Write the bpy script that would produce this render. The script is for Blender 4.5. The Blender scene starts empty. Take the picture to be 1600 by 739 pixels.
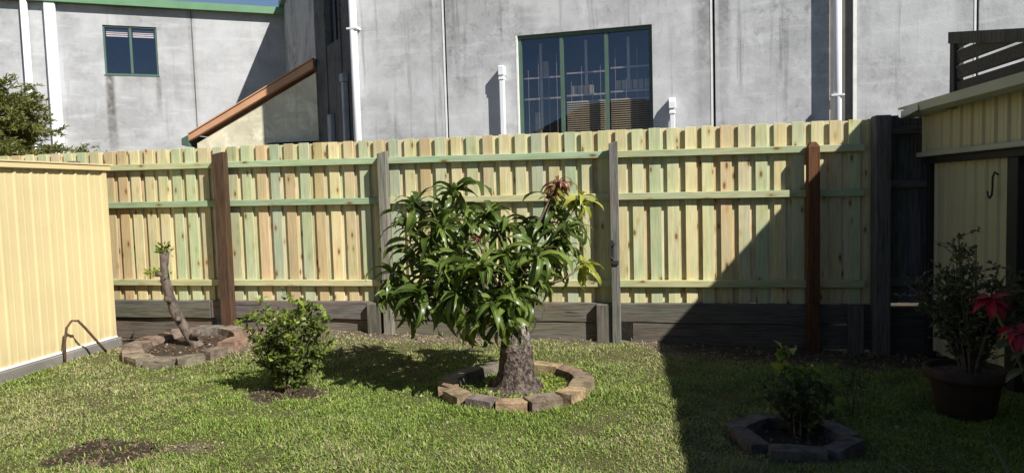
import bpy, bmesh, math, random
import numpy as np
from mathutils import Vector, Matrix, Euler, noise

R = math.radians
random.seed(7)
rng = np.random.default_rng(11)
SC = bpy.context.scene
COL = SC.collection

# ------------------------------------------------------------------ camera
EYE = 1.64
PITCH, ROLL = R(3.66), R(1.67)
r0 = Vector((1, 0, 0)); u0 = Vector((0, math.sin(PITCH), math.cos(PITCH)))
fwd = Vector((0, math.cos(PITCH), -math.sin(PITCH)))
rt = math.cos(ROLL) * r0 - math.sin(ROLL) * u0
up = math.sin(ROLL) * r0 + math.cos(ROLL) * u0
cam = bpy.data.cameras.new('camera')
cam.sensor_width = 36.0
cam.lens = 1100 / 1600 * 36.0
cam.clip_end = 2000
camo = bpy.data.objects.new('camera', cam)
COL.objects.link(camo)
m = Matrix((rt, up, -fwd)).transposed().to_4x4()
m.translation = Vector((0, 0, EYE))
camo.matrix_world = m
SC.camera = camo

# ------------------------------------------------------------------ light
SUN_TO = Vector((0.80, -0.747, 1.0)).normalized()
world = bpy.data.worlds.new('World')
SC.world = world
world.use_nodes = True
wn = world.node_tree
bg = wn.nodes['Background']
sky = wn.nodes.new('ShaderNodeTexSky')
sky.sky_type = 'NISHITA'
sky.sun_disc = False
sky.sun_elevation = math.asin(SUN_TO.z)
sky.sun_rotation = math.atan2(SUN_TO.x, SUN_TO.y)
sky.air_density = 0.8
sky.dust_density = 0.1
wn.links.new(sky.outputs[0], bg.inputs[0])
bg.inputs[1].default_value = 0.056
sun = bpy.data.lights.new('sun', 'SUN')
sun.energy = 5.0
sun.angle = R(0.5)
sun.color = (1.0, 0.965, 0.90)
suno = bpy.data.objects.new('sun', sun)
COL.objects.link(suno)
suno.rotation_euler = (-SUN_TO).to_track_quat('-Z', 'Y').to_euler()
suno.location = (8, -6, 12)
SC.view_settings.view_transform = 'Standard'
SC.view_settings.look = 'None'
SC.view_settings.exposure = 0.58
SC.view_settings.gamma = 1.0

# ------------------------------------------------------------------ materials
class NT:
    def __init__(s, name, rough=0.8, spec=0.3):
        s.m = bpy.data.materials.new(name)
        s.m.use_nodes = True
        s.t = s.m.node_tree
        s.b = s.t.nodes['Principled BSDF']
        s.b.inputs['Roughness'].default_value = rough
        s.b.inputs['Specular IOR Level'].default_value = spec
        s.out = s.t.nodes['Material Output']
        s._co = None
    def n(s, typ, **kw):
        nd = s.t.nodes.new(typ)
        for k, v in kw.items():
            setattr(nd, k, v)
        return nd
    def link(s, a, b):
        s.t.links.new(a, b)
    def val(s, x, inp):
        if hasattr(x, 'links'):
            s.link(x, inp)
        else:
            inp.default_value = x
    def coord(s, kind='Object', scale=(1, 1, 1), rand=False):
        tc = s.n('ShaderNodeTexCoord')
        mp = s.n('ShaderNodeMapping')
        mp.inputs['Scale'].default_value = scale
        s.link(tc.outputs[kind], mp.inputs['Vector'])
        if rand:
            oi = s.n('ShaderNodeObjectInfo')
            ml = s.n('ShaderNodeVectorMath', operation='SCALE')
            ml.inputs[0].default_value = (37.0, 51.0, 23.0)
            s.link(oi.outputs['Random'], ml.inputs['Scale'])
            s.link(ml.outputs[0], mp.inputs['Location'])
        return mp.outputs[0]
    def noise(s, co, scale=5, detail=5, rough=0.55, dist=0.0):
        nd = s.n('ShaderNodeTexNoise')
        s.link(co, nd.inputs['Vector'])
        nd.inputs['Scale'].default_value = scale
        nd.inputs['Detail'].default_value = detail
        nd.inputs['Roughness'].default_value = rough
        nd.inputs['Distortion'].default_value = dist
        return nd.outputs['Fac']
    def ramp(s, fac, lo, hi, a=0.0, b=1.0):
        nd = s.n('ShaderNodeMapRange')
        nd.interpolation_type = 'SMOOTHSTEP'
        s.link(fac, nd.inputs['Value'])
        nd.inputs['From Min'].default_value = lo
        nd.inputs['From Max'].default_value = hi
        nd.inputs['To Min'].default_value = a
        nd.inputs['To Max'].default_value = b
        return nd.outputs[0]
    def mix(s, fac, a, b, blend='MIX'):
        nd = s.n('ShaderNodeMix', data_type='RGBA', blend_type=blend)
        s.val(fac, nd.inputs[0])
        for x, i in ((a, 6), (b, 7)):
            if hasattr(x, 'links'):
                s.link(x, nd.inputs[i])
            else:
                nd.inputs[i].default_value = (*x, 1)
        return nd.outputs[2]
    def math(s, op, a, b=0.0, clamp=False):
        nd = s.n('ShaderNodeMath', operation=op, use_clamp=clamp)
        s.val(a, nd.inputs[0]); s.val(b, nd.inputs[1])
        return nd.outputs[0]
    def bump(s, h, strength=0.3, dist=0.01):
        nd = s.n('ShaderNodeBump')
        nd.inputs['Strength'].default_value = strength
        nd.inputs['Distance'].default_value = dist
        s.link(h, nd.inputs['Height'])
        s.link(nd.outputs[0], s.b.inputs['Normal'])
    def color(s, c):
        s.val(c if hasattr(c, 'links') else (*c, 1), s.b.inputs['Base Color'])

M = {}

def basic(key, col, rough=0.7, var=0.15, scale=6, spec=0.3, bump=0.0, metal=0.0, stretch=(1, 1, 1)):
    t = NT(key, rough, spec)
    co = t.coord('Object', stretch)
    f = t.noise(co, scale, 6)
    d = tuple(c * (1 - var) for c in col); l = tuple(min(1, c * (1 + var)) for c in col)
    t.color(t.mix(t.ramp(f, 0.3, 0.7), d, l))
    t.b.inputs['Metallic'].default_value = metal
    if bump:
        t.bump(f, bump, 0.01)
    M[key] = t.m
    return t

def wood(key, knots=True, rough=0.75, grain_dark=0.55, bumpy=0.3, cracks=0.0, along='z', strength=1.0):
    """board timber: colour comes from the object colour, grain runs along one axis"""
    t = NT(key, rough, 0.25)
    oi = t.n('ShaderNodeObjectInfo')
    sc = {'z': (1, 1, 0.06), 'x': (0.06, 1, 1)}[along]
    co = t.coord('Object', sc, rand=True)
    g1 = t.noise(co, 60, 4, 0.6, 0.4)
    g2 = t.noise(co, 14, 3, 0.5, 1.2)
    c = t.mix(t.ramp(g1, 0.35, 0.72), oi.outputs['Color'], t.mix(1.0, oi.outputs['Color'], (grain_dark,) * 3, 'MULTIPLY'))
    c = t.mix(t.ramp(g2, 0.4, 0.7, 0.0, 0.5 * strength), c, t.mix(1.0, c, (1.12, 0.98, 0.72), 'MULTIPLY'))
    big = t.noise(t.coord('Object', {'z': (2, 2, 0.7), 'x': (0.7, 2, 2)}[along], rand=True), 2.2, 3)
    c = t.mix(t.ramp(big, 0.42, 0.68, 0, 0.7 * strength), c, t.mix(1.0, c, (0.76, 0.90, 0.80), 'MULTIPLY'))
    big2 = t.noise(t.coord('Object', {'z': (3, 3, 1.2), 'x': (1.2, 3, 3)}[along], rand=True), 1.7, 4)
    c = t.mix(t.ramp(big2, 0.52, 0.75, 0, 0.55 * strength), c, t.mix(1.0, c, (0.96, 0.82, 0.62), 'MULTIPLY'))
    h = g1
    if knots:
        ks = {'z': (1, 0.05, 0.42), 'x': (0.42, 0.05, 1)}[along]
        v = t.n('ShaderNodeTexVoronoi')
        t.link(t.coord('Object', ks, rand=True), v.inputs['Vector'])
        v.inputs['Scale'].default_value = 9
        wv = t.math('MULTIPLY', g2, 0.12)
        dv = t.math('ADD', v.outputs['Distance'], wv)
        k = t.ramp(dv, 0.14, 0.20, 0.85, 0.0)
        ring = t.ramp(dv, 0.18, 0.36, 0.6, 0.0)
        c = t.mix(ring, c, t.mix(1.0, c, (0.8, 0.6, 0.4), 'MULTIPLY'))
        c = t.mix(k, c, (0.15, 0.075, 0.03))
    if cracks:
        cr = t.noise(t.coord('Object', {'z': (1, 1, 0.03), 'x': (0.03, 1, 1)}[along], rand=True), 38, 2, 0.5, 0.6)
        k = t.ramp(cr, 0.66, 0.72, 0.0, cracks)
        c = t.mix(k, c, (0.015, 0.012, 0.01))
        h = t.math('SUBTRACT', h, k)
    t.color(c)
    t.bump(h, bumpy, 0.004)
    M[key] = t.m

wood('new_timber', grain_dark=0.78, bumpy=0.35)
wood('new_timber_rail', along='x', grain_dark=0.75, bumpy=0.35)
wood('old_timber', knots=False, rough=0.9, grain_dark=0.45, bumpy=0.9, cracks=0.7)
wood('old_timber_long', knots=False, rough=0.9, grain_dark=0.5, bumpy=0.9, cracks=0.8, along='x')

def concrete(key, light, dark, stain=0.5, streak=0.4, marks=(), seed=0.0, patchy=0.55):
    """tilt-up concrete: blotches, vertical runs of grime, plus runs under given marks (x, half width, ztop, length, strength)"""
    t = NT(key, 0.88, 0.25)
    tc = t.n('ShaderNodeTexCoord')
    def cs(scale):
        mp = t.n('ShaderNodeMapping'); mp.inputs['Scale'].default_value = scale
        mp.inputs['Location'].default_value = (seed, seed * 0.7, seed * 1.3)
        t.link(tc.outputs['Object'], mp.inputs['Vector'])
        return mp.outputs[0]
    a = t.noise(cs((1, 1, 1)), 0.75, 8, 0.62, 0.3)
    b = t.noise(cs((1, 1, 1)), 6.5, 8, 0.7)
    s = t.noise(cs((4.5, 4.5, 0.22)), 1.6, 6, 0.62)
    f = t.noise(cs((1, 1, 1)), 45, 4, 0.6)
    h_ = t.noise(cs((0.5, 0.5, 3.0)), 2.2, 5, 0.6)
    c = t.mix(t.ramp(a, 0.36, 0.66), light, tuple(x * 0.72 for x in light))
    c = t.mix(t.ramp(h_, 0.5, 0.72, 0, 0.45), c, tuple(min(1, x * 1.2) for x in light))
    b2 = t.noise(cs((1.2, 1, 0.8)), 2.3, 9, 0.72, 0.6)
    c = t.mix(t.math('MULTIPLY', t.ramp(b2, 0.5, 0.62), patchy), c, tuple(min(1, x * 1.3) for x in light))
    c = t.mix(t.math('MULTIPLY', t.ramp(b2, 0.47, 0.36), stain * 0.5), c, tuple(x * .55 for x in light))
    k = t.math('MULTIPLY', t.ramp(b, 0.5, 0.66), t.ramp(a, 0.44, 0.66))
    c = t.mix(t.math('MULTIPLY', k, stain), c, dark)
    c = t.mix(t.ramp(s, 0.54, 0.76, 0, streak), c, dark)
    sep = t.n('ShaderNodeSeparateXYZ')
    t.link(tc.outputs['Object'], sep.inputs[0])
    for (x, hw, zt, ln, st) in marks:
        dx = t.math('ABSOLUTE', t.math('SUBTRACT', sep.outputs[0], x))
        wob = t.math('MULTIPLY', t.math('SUBTRACT', s, 0.5), hw * 1.6)
        mk = t.ramp(t.math('ADD', dx, wob), hw * 0.25, hw, 1, 0)
        top = t.ramp(sep.outputs[2], zt - 0.01, zt + 0.02, 1, 0)
        fade = t.ramp(sep.outputs[2], zt - ln, zt - ln * 0.25, 0, 1)
        grit = t.ramp(b, 0.25, 0.6, 0.35, 1)
        mk = t.math('MULTIPLY', t.math('MULTIPLY', mk, top), t.math('MULTIPLY', fade, grit))
        c = t.mix(t.math('MULTIPLY', mk, st), c, tuple(x * 0.6 for x in dark))
    t.color(c)
    hh = t.math('ADD', f, b)
    t.bump(hh, 0.25, 0.01)
    M[key] = t.m

concrete('concrete_right', (0.56, 0.565, 0.57), (0.15, 0.15, 0.15), 0.5, 0.7, patchy=.28, seed=3.1,
         marks=((-1.0, 0.16, 7, 3.6, 0.75), (3.25, 0.22, 7, 6, 0.7), (3.55, 0.12, 7, 5, 0.75), (2.15, 0.12, 7, 2.3, 0.55), (0.95, 0.12, 7, 2.4, 0.5), (5.6, 0.1, 7, 5, 0.3), (6.95, 0.25, 7, 4.2, 0.75)))
concrete('concrete_strip', (0.16, 0.145, 0.13), (0.07, 0.065, 0.06), 0.5, 0.6, seed=1.7)
concrete('concrete_left', (0.44, 0.445, 0.455), (0.17, 0.155, 0.14), 0.3, 0.3, seed=8.3, patchy=0.15,
         marks=((-11.03, 0.14, 4.95, 2.6, 0.95), (-9.9, 0.1, 4.95, 1.3, 0.6), (-10.45, 0.75, 4.95, 0.5, 0.4), (-9.02, 0.12, 7, 5, 0.3)))
concrete('concrete_side', (0.46, 0.45, 0.44), (0.05, 0.048, 0.045), 0.8, 0.7, seed=5.2)
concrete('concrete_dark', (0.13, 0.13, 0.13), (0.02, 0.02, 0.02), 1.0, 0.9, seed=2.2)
concrete('render_cream', (0.86, 0.79, 0.58), (0.30, 0.27, 0.21), 0.3, 0.3, seed=4.4)
concrete('slab', (0.20, 0.185, 0.165), (0.15, 0.14, 0.12), 0.5, 0.3, seed=6.4)

basic('white_pvc', (0.80, 0.81, 0.83), 0.4, 0.05, 3)
basic('grey_pvc', (0.30, 0.33, 0.36), 0.5, 0.15, 3)
basic('sealant', (0.80, 0.79, 0.76), 0.6, 0.08, 8)
basic('groove', (0.03, 0.03, 0.03), 0.9, 0.2, 8)
basic('green_trim', (0.13, 0.25, 0.14), 0.45, 0.1, 2)
basic('window_frame', (0.085, 0.14, 0.105), 0.45, 0.1, 3)
basic('blind', (0.62, 0.47, 0.28), 0.6, 0.1, 3)
basic('blind_pale', (0.60, 0.50, 0.46), 0.6, 0.1, 3)
basic('room_dark', (0.05, 0.05, 0.055), 0.9, 0.2, 2)
basic('cardboard', (0.55, 0.44, 0.30), 0.8, 0.15, 3)
basic('orange_trim', (0.60, 0.33, 0.19), 0.6, 0.1, 2)
basic('dark_metal', (0.035, 0.033, 0.032), 0.6, 0.25, 12, bump=0.2)
basic('rust', (0.11, 0.06, 0.04), 0.8, 0.4, 30, bump=0.3)
basic('black_trim', (0.018, 0.018, 0.02), 0.6, 0.2, 8)
basic('terracotta', (0.05, 0.03, 0.022), 0.8, 0.25, 9, bump=0.2)
basic('soil', (0.075, 0.052, 0.038), 0.95, 0.5, 30, bump=0.8)
basic('roof_tile', (0.10, 0.085, 0.075), 0.8, 0.25, 6, bump=0.4)
basic('house_brick', (0.07, 0.05, 0.04), 0.9, 0.3, 9, bump=0.3)
basic('fascia_dark', (0.12, 0.11, 0.10), 0.6, 0.15, 3)
basic('gutter', (0.34, 0.35, 0.30), 0.4, 0.08, 2)
basic('bark_grey', (0.11, 0.085, 0.07), 0.95, 0.5, 22, bump=0.9, stretch=(1, 1, 0.5))
basic('bark_stem', (0.13, 0.10, 0.07), 0.9, 0.35, 25, bump=0.5)
basic('cut_wood', (0.62, 0.45, 0.28), 0.8, 0.2, 10)

def sheet_metal(key, col):
    t = NT(key, 0.42, 0.4)
    co = t.coord('Object')
    a = t.noise(co, 1.2, 5)
    s = t.noise(t.coord('Object', (6, 6, 0.4)), 3, 5)
    c = t.mix(t.ramp(a, 0.35, 0.7), col, tuple(x * 0.9 for x in col))
    c = t.mix(t.ramp(s, 0.52, 0.75, 0, 0.25), c, tuple(x * 0.7 for x in col))
    sep = t.n('ShaderNodeSeparateXYZ'); t.link(co, sep.inputs[0])
    dirt = t.math('MULTIPLY', t.ramp(sep.outputs[2], 0.02, 0.35, 1, 0), t.ramp(s, 0.3, 0.7, 0.1, 0.55))
    c = t.mix(dirt, c, (0.30, 0.24, 0.15))
    t.color(c)
    M[key] = t.m
sheet_metal('cream_metal', (0.62, 0.51, 0.275))
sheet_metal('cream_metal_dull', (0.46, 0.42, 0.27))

# mango trunk: rough dark bark with whitish paint towards the cut
def trunk_mat():
    t = NT('mango_bark', 0.9, 0.2)
    co = t.coord('Object', (1, 1, 0.75))
    v = t.n('ShaderNodeTexVoronoi'); t.link(co, v.inputs['Vector']); v.inputs['Scale'].default_value = 55
    n1 = t.noise(co, 30, 6, 0.7)
    c = t.mix(t.ramp(n1, 0.4, 0.62), (0.035, 0.027, 0.023), (0.17, 0.135, 0.11))
    sep = t.n('ShaderNodeSeparateXYZ'); t.link(t.coord('Object'), sep.inputs[0])
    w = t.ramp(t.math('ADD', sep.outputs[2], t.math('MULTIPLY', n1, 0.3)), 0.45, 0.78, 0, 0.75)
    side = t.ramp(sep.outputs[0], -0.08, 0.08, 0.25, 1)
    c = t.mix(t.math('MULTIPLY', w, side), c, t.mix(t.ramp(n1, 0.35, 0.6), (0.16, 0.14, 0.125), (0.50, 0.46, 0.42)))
    c = t.mix(t.ramp(v.outputs['Distance'], 0.0, 0.25, 0.5, 0), c, (0.04, 0.03, 0.025))
    t.color(c)
    t.bump(t.math('ADD', n1, t.math('MULTIPLY', v.outputs['Distance'], 0.6)), 1.0, 0.02)
    M['mango_bark'] = t.m
trunk_mat()

def leafmat(key, a, b, rough=0.32, trans=0.25, spec=0.5):
    t = NT(key, rough, spec)
    g = t.n('ShaderNodeNewGeometry')
    oi = t.n('ShaderNodeObjectInfo')
    f = t.math('FRACT', t.math('ADD', g.outputs['Random Per Island'], oi.outputs['Random']))
    n1 = t.noise(t.coord('Object'), 14, 3)
    f2 = t.math('ADD', t.math('MULTIPLY', f, 0.75), t.math('MULTIPLY', n1, 0.35), clamp=True)
    c = t.mix(f2, a, b)
    ra = t.n('ShaderNodeAttribute'); ra.attribute_name = 'rib'
    c = t.mix(t.ramp(ra.outputs['Fac'], 0.72, 0.95, 0, 0.55), c, tuple(min(1, x * 1.7) for x in b))
    sp = t.noise(t.coord('Object', (1, 1, 1), rand=True), 60, 3)
    c = t.mix(t.ramp(sp, 0.68, 0.74, 0, 0.6), c, (0.14, 0.10, 0.04))
    t.color(c)
    tr = t.n('ShaderNodeBsdfTranslucent')
    t.link(t.mix(0.5, c, tuple(x * 1.3 for x in b)), tr.inputs[0])
    mx = t.n('ShaderNodeMixShader'); mx.inputs[0].default_value = trans
    t.link(t.b.outputs[0], mx.inputs[1]); t.link(tr.outputs[0], mx.inputs[2])
    t.link(mx.outputs[0], t.out.inputs[0])
    M[key] = t.m
leafmat('leaf_mango', (0.02, 0.046, 0.010), (0.165, 0.225, 0.045), 0.34, 0.3, .4)
leafmat('leaf_mango_yellow', (0.22, 0.28, 0.03), (0.42, 0.42, 0.07), 0.4, 0.35)
leafmat('leaf_mango_red', (0.12, 0.035, 0.025), (0.25, 0.10, 0.06), 0.4, 0.3)
leafmat('leaf_bush', (0.03, 0.062, 0.013), (0.17, 0.215, 0.045), 0.42, 0.25, .3)
leafmat('leaf_fresh', (0.15, 0.24, 0.03), (0.32, 0.38, 0.06), 0.45, 0.35)
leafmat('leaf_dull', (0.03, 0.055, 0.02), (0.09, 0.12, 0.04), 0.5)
leafmat('leaf_feather', (0.07, 0.09, 0.02), (0.24, 0.25, 0.06), 0.6, 0.3)
leafmat('leaf_red', (0.22, 0.006, 0.016), (0.38, 0.01, 0.03), 0.5, 0.3)
leafmat('leaf_strap', (0.10, 0.13, 0.06), (0.28, 0.30, 0.16), 0.5, 0.2)

def attr_mat(key, rough=0.7, trans=0.0):
    t = NT(key, rough, 0.2)
    at = t.n('ShaderNodeAttribute'); at.attribute_name = 'tint'
    t.color(at.outputs['Color'])
    if trans:
        tr = t.n('ShaderNodeBsdfTranslucent'); t.link(at.outputs['Color'], tr.inputs[0])
        mx = t.n('ShaderNodeMixShader'); mx.inputs[0].default_value = trans
        t.link(t.b.outputs[0], mx.inputs[1]); t.link(tr.outputs[0], mx.inputs[2])
        t.link(mx.outputs[0], t.out.inputs[0])
    M[key] = t.m
attr_mat('grass_blade', 0.55, 0.3)
attr_mat('litter', 0.9)

def stone_mat():
    t = NT('stone', 0.95, 0.2)
    oi = t.n('ShaderNodeObjectInfo')
    co = t.coord('Object', rand=True)
    a = t.noise(co, 9, 8, 0.7); b = t.noise(co, 60, 5, 0.7)
    c = t.mix(t.ramp(a, 0.38, 0.66), oi.outputs['Color'], t.mix(1.0, oi.outputs['Color'], (0.42, 0.42, 0.42), 'MULTIPLY'))
    c = t.mix(t.ramp(b, 0.55, 0.75, 0, 0.6), c, (0.05, 0.045, 0.04))
    t.color(c)
    t.bump(t.math('ADD', a, b), 0.8, 0.015)
    M['stone'] = t.m
stone_mat()

def glass(key, refl, tint=(0.75, 0.8, 0.85)):
    t = NT(key)
    tr = t.n('ShaderNodeBsdfTransparent'); tr.inputs[0].default_value = (*tint, 1)
    gl = t.n('ShaderNodeBsdfGlossy'); gl.inputs['Roughness'].default_value = 0.01
    gl.inputs[0].default_value = (0.52, 0.57, 0.68, 1)
    lw = t.n('ShaderNodeLayerWeight'); lw.inputs[0].default_value = 0.5
    f = t.ramp(lw.outputs['Facing'], 0.45, 1.0, refl, 0.95)
    mx = t.n('ShaderNodeMixShader')
    t.link(f, mx.inputs[0]); t.link(tr.outputs[0], mx.inputs[1]); t.link(gl.outputs[0], mx.inputs[2])
    t.link(mx.outputs[0], t.out.inputs[0])
    M[key] = t.m
glass('pane', 0.12, (0.96, 0.97, 0.98))
glass('pane_dark', 0.7, (0.12, 0.13, 0.15))

def ground_mat():
    t = NT('ground', 0.95, 0.15)
    co = t.coord('Object')
    at = t.n('ShaderNodeAttribute'); at.attribute_name = 'bare'
    a = t.noise(co, 3, 8, 0.65); b = t.noise(co, 40, 6, 0.7); f = t.noise(co, 160, 3, 0.7)
    thatch = t.mix(t.ramp(b, 0.35, 0.65), (0.08, 0.09, 0.03), (0.24, 0.21, 0.10))
    thatch = t.mix(t.ramp(f, 0.5, 0.7), thatch, (0.04, 0.04, 0.015))
    dirt = t.mix(t.ramp(a, 0.35, 0.65), (0.15, 0.115, 0.08), (0.27, 0.215, 0.155))
    dirt = t.mix(t.ramp(b, 0.5, 0.7, 0, 0.8), dirt, (0.10, 0.075, 0.055))
    dirt = t.mix(t.ramp(f, 0.58, 0.7), dirt, (0.36, 0.31, 0.25))
    t2 = t.n('ShaderNodeAttribute'); t2.attribute_name = 'mulch'
    mul = t.mix(t.ramp(f, 0.4, 0.65), (0.035, 0.026, 0.02), (0.12, 0.085, 0.06))
    c = t.mix(at.outputs['Fac'], thatch, dirt)
    c = t.mix(t2.outputs['Fac'], c, mul)
    t.color(c)
    t.bump(t.math('ADD', b, f), 0.9, 0.02)
    M['ground'] = t.m
ground_mat()

# ------------------------------------------------------------------ mesh helpers
class MB:
    def __init__(s):
        s.v = []; s.f = []
    def add(s, vs, fs):
        o = len(s.v)
        s.v += [tuple(p) for p in vs]
        s.f += [tuple(i + o for i in f) for f in fs]
        return s
    def box(s, x0, x1, y0, y1, z0, z1):
        return s.add([(x0, y0, z0), (x1, y0, z0), (x1, y1, z0), (x0, y1, z0), (x0, y0, z1), (x1, y0, z1), (x1, y1, z1), (x0, y1, z1)],
                     [(0, 3, 2, 1), (4, 5, 6, 7), (0, 1, 5, 4), (1, 2, 6, 5), (2, 3, 7, 6), (3, 0, 4, 7)])
    def prism(s, pts, a, b):
        """pts: list of 3-vectors; extruded by vector b-a offsets"""
        n = len(pts)
        a = Vector(a); b = Vector(b)
        vs = [Vector(p) + a for p in pts] + [Vector(p) + b for p in pts]
        fs = [tuple(range(n - 1, -1, -1)), tuple(range(n, 2 * n))]
        fs += [(i, (i + 1) % n, n + (i + 1) % n, n + i) for i in range(n)]
        return s.add(vs, fs)
    def tube(s, pts, rad, n=8, cap=True):
        pts = [Vector(p) for p in pts]
        if not hasattr(rad, '__len__'):
            rad = [rad] * len(pts)
        vs = []; ref = None
        for i, p in enumerate(pts):
            d = (pts[min(i + 1, len(pts) - 1)] - pts[max(i - 1, 0)]).normalized()
            if ref is None:
                ref = d.orthogonal().normalized()
            ref = (ref - d * ref.dot(d))
            if ref.length < 1e-5: ref = d.orthogonal()
            ref.normalize()
            q = d.cross(ref)
            for k in range(n):
                a = 2 * math.pi * k / n
                vs.append(p + (ref * math.cos(a) + q * math.sin(a)) * rad[i])
        fs = []
        for i in range(len(pts) - 1):
            for k in range(n):
                fs.append((i * n + k, i * n + (k + 1) % n, (i + 1) * n + (k + 1) % n, (i + 1) * n + k))
        if cap:
            fs.append(tuple(range(n - 1, -1, -1)))
            fs.append(tuple((len(pts) - 1) * n + k for k in range(n)))
        return s.add(vs, fs)
    def lathe(s, prof, n=32):
        vs = [(r * math.cos(2 * math.pi * k / n), r * math.sin(2 * math.pi * k / n), z) for r, z in prof for k in range(n)]
        fs = [(i * n + k, i * n + (k + 1) % n, (i + 1) * n + (k + 1) % n, (i + 1) * n + k) for i in range(len(prof) - 1) for k in range(n)]
        return s.add(vs, fs)
    def mesh(s, name, bevel=0.0, smooth=False, mat=None):
        me = bpy.data.meshes.new(name)
        me.from_pydata(s.v, [], s.f)
        if bevel:
            bm = bmesh.new(); bm.from_mesh(me)
            bmesh.ops.bevel(bm, geom=list(bm.edges), offset=bevel, segments=1, affect='EDGES', profile=0.5)
            bm.to_mesh(me); bm.free()
        if smooth:
            me.polygons.foreach_set('use_smooth', [True] * len(me.polygons))
        if mat:
            me.materials.append(M[mat])
        me.update()
        return me
    def build(s, name, mat, parent=None, bevel=0.0, smooth=False, loc=None, color=None):
        return put(name, s.mesh(name, bevel, smooth, mat), parent, loc, color=color)

def put(name, me, parent=None, loc=None, rot=None, scale=None, color=None):
    o = bpy.data.objects.new(name, me)
    COL.objects.link(o)
    if parent: o.parent = parent
    if loc is not None: o.location = loc
    if rot is not None: o.rotation_euler = rot
    if scale is not None: o.scale = scale
    if color is not None: o.color = (*color, 1)
    return o

def tag(o, label, cat, group=None, kind=None):
    o['label'] = label; o['category'] = cat
    if group: o['group'] = group
    if kind: o['kind'] = kind
    return o

def thing(name, label, cat, loc=(0, 0, 0), rz=0.0, group=None):
    o = bpy.data.objects.new(name, None)
    COL.objects.link(o)
    o.empty_display_size = 0.2
    o.location = loc; o.rotation_euler = (0, 0, rz)
    return tag(o, label, cat, group)

def vary(c, a=0.1):
    k = 1 + random.uniform(-a, a)
    return tuple(max(0, min(1, x * k * (1 + random.uniform(-a, a) * 0.35))) for x in c)

def fast_mesh(name, V, F4=None, F3=None, mat=None, tint=None, smooth=False):
    """mesh from numpy arrays; F4 (n,4), F3 (m,3); tint (nv,4) colours"""
    me = bpy.data.meshes.new(name)
    me.vertices.add(len(V))
    me.vertices.foreach_set('co', np.asarray(V, np.float32).ravel())
    loops = []; tot = []
    if F4 is not None and len(F4):
        loops.append(np.asarray(F4, np.int32).ravel()); tot.append(np.full(len(F4), 4, np.int32))
    if F3 is not None and len(F3):
        loops.append(np.asarray(F3, np.int32).ravel()); tot.append(np.full(len(F3), 3, np.int32))
    loops = np.concatenate(loops); tot = np.concatenate(tot)
    me.loops.add(len(loops)); me.polygons.add(len(tot))
    me.loops.foreach_set('vertex_index', loops)
    st = np.concatenate([[0], np.cumsum(tot)[:-1]]).astype(np.int32)
    me.polygons.foreach_set('loop_start', st)
    if tint is not None:
        ca = me.color_attributes.new('tint', 'FLOAT_COLOR', 'POINT')
        ca.data.foreach_set('color', np.asarray(tint, np.float32).ravel())
    if mat: me.materials.append(M[mat])
    me.update(calc_edges=True)
    me.validate()
    if smooth:
        me.polygons.foreach_set('use_smooth', [True] * len(me.polygons))
    return me

# ------------------------------------------------------------------ ground
def smooth(a, b, x):
    t = np.clip((x - a) / (b - a), 0, 1)
    return t * t * (3 - 2 * t)

def fence_y(x): return 7.68 - 0.166 * x

def gz(x, y):
    x = np.asarray(x, float); y = np.asarray(y, float)
    fd = fence_y(x) - y
    w = smooth(1.7, 0.25, fd)
    g = w * np.clip(-0.035 * (x - 1.1), -0.11, 0.13) * smooth(-4.7, -3.8, x)
    return g

_seed = rng.uniform(0, 6.28, (5, 24)); _dir = rng.uniform(0, 6.28, (5, 24))
def fnoise(x, y, freq, k=0):
    """cheap smooth noise in about -1..1"""
    s = np.zeros_like(np.asarray(x, float))
    for i in range(12):
        f = freq * (0.6 + 0.12 * i)
        s = s + np.sin(f * (x * math.cos(_dir[k, i]) + y * math.sin(_dir[k, i])) + _seed[k, i])
    return s / 3.5

MANGO = (0.0, 5.78); RINGL = (-3.5, 7.42); RINGR = (1.76, 4.42); BUSH = (-1.95, 5.95)

def bare(x, y):
    """0 = turf, 1 = bare dirt"""
    x = np.asarray(x, float); y = np.asarray(y, float)
    fd = fence_y(x) - y
    wid = 0.20 + 0.50 * np.exp(-((x + 1.7) / 0.8) ** 2) + 0.65 * smooth(1.0, 1.9, x) + 0.75 * smooth(-2.0, -3.2, x)
    b = smooth(wid + 0.3, wid - 0.15, fd + 0.14 * fnoise(x, y, 4, 0))
    n2 = fnoise(x, y, 9, 1)
    d = np.hypot((x + 2.72) / 0.40, (y - 4.52) / 0.27)
    b = np.maximum(b, smooth(1.15, 0.8, d + 0.16 * n2))
    d = np.hypot((x + 2.28) / 0.3, (y - 4.6) / 0.13)
    b = np.maximum(b, 0.8 * smooth(1.2, 0.6, d + 0.2 * n2))
    d = np.hypot((x - BUSH[0]) / 0.34, (y - BUSH[1] + 0.10) / 0.26)
    b = np.maximum(b, smooth(1.15, 0.9, d + 0.12 * n2))
    d = np.hypot(x - RINGL[0], y - RINGL[1])
    b = np.maximum(b, smooth(0.6, 0.5, d))
    d = np.hypot(x - RINGR[0], y - RINGR[1])
    b = np.maximum(b, smooth(0.38, 0.3, d))
    d = np.hypot(x - MANGO[0], y - MANGO[1])
    b = np.maximum(b, smooth(0.36, 0.24, d + 0.05 * n2))
    return b

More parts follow.
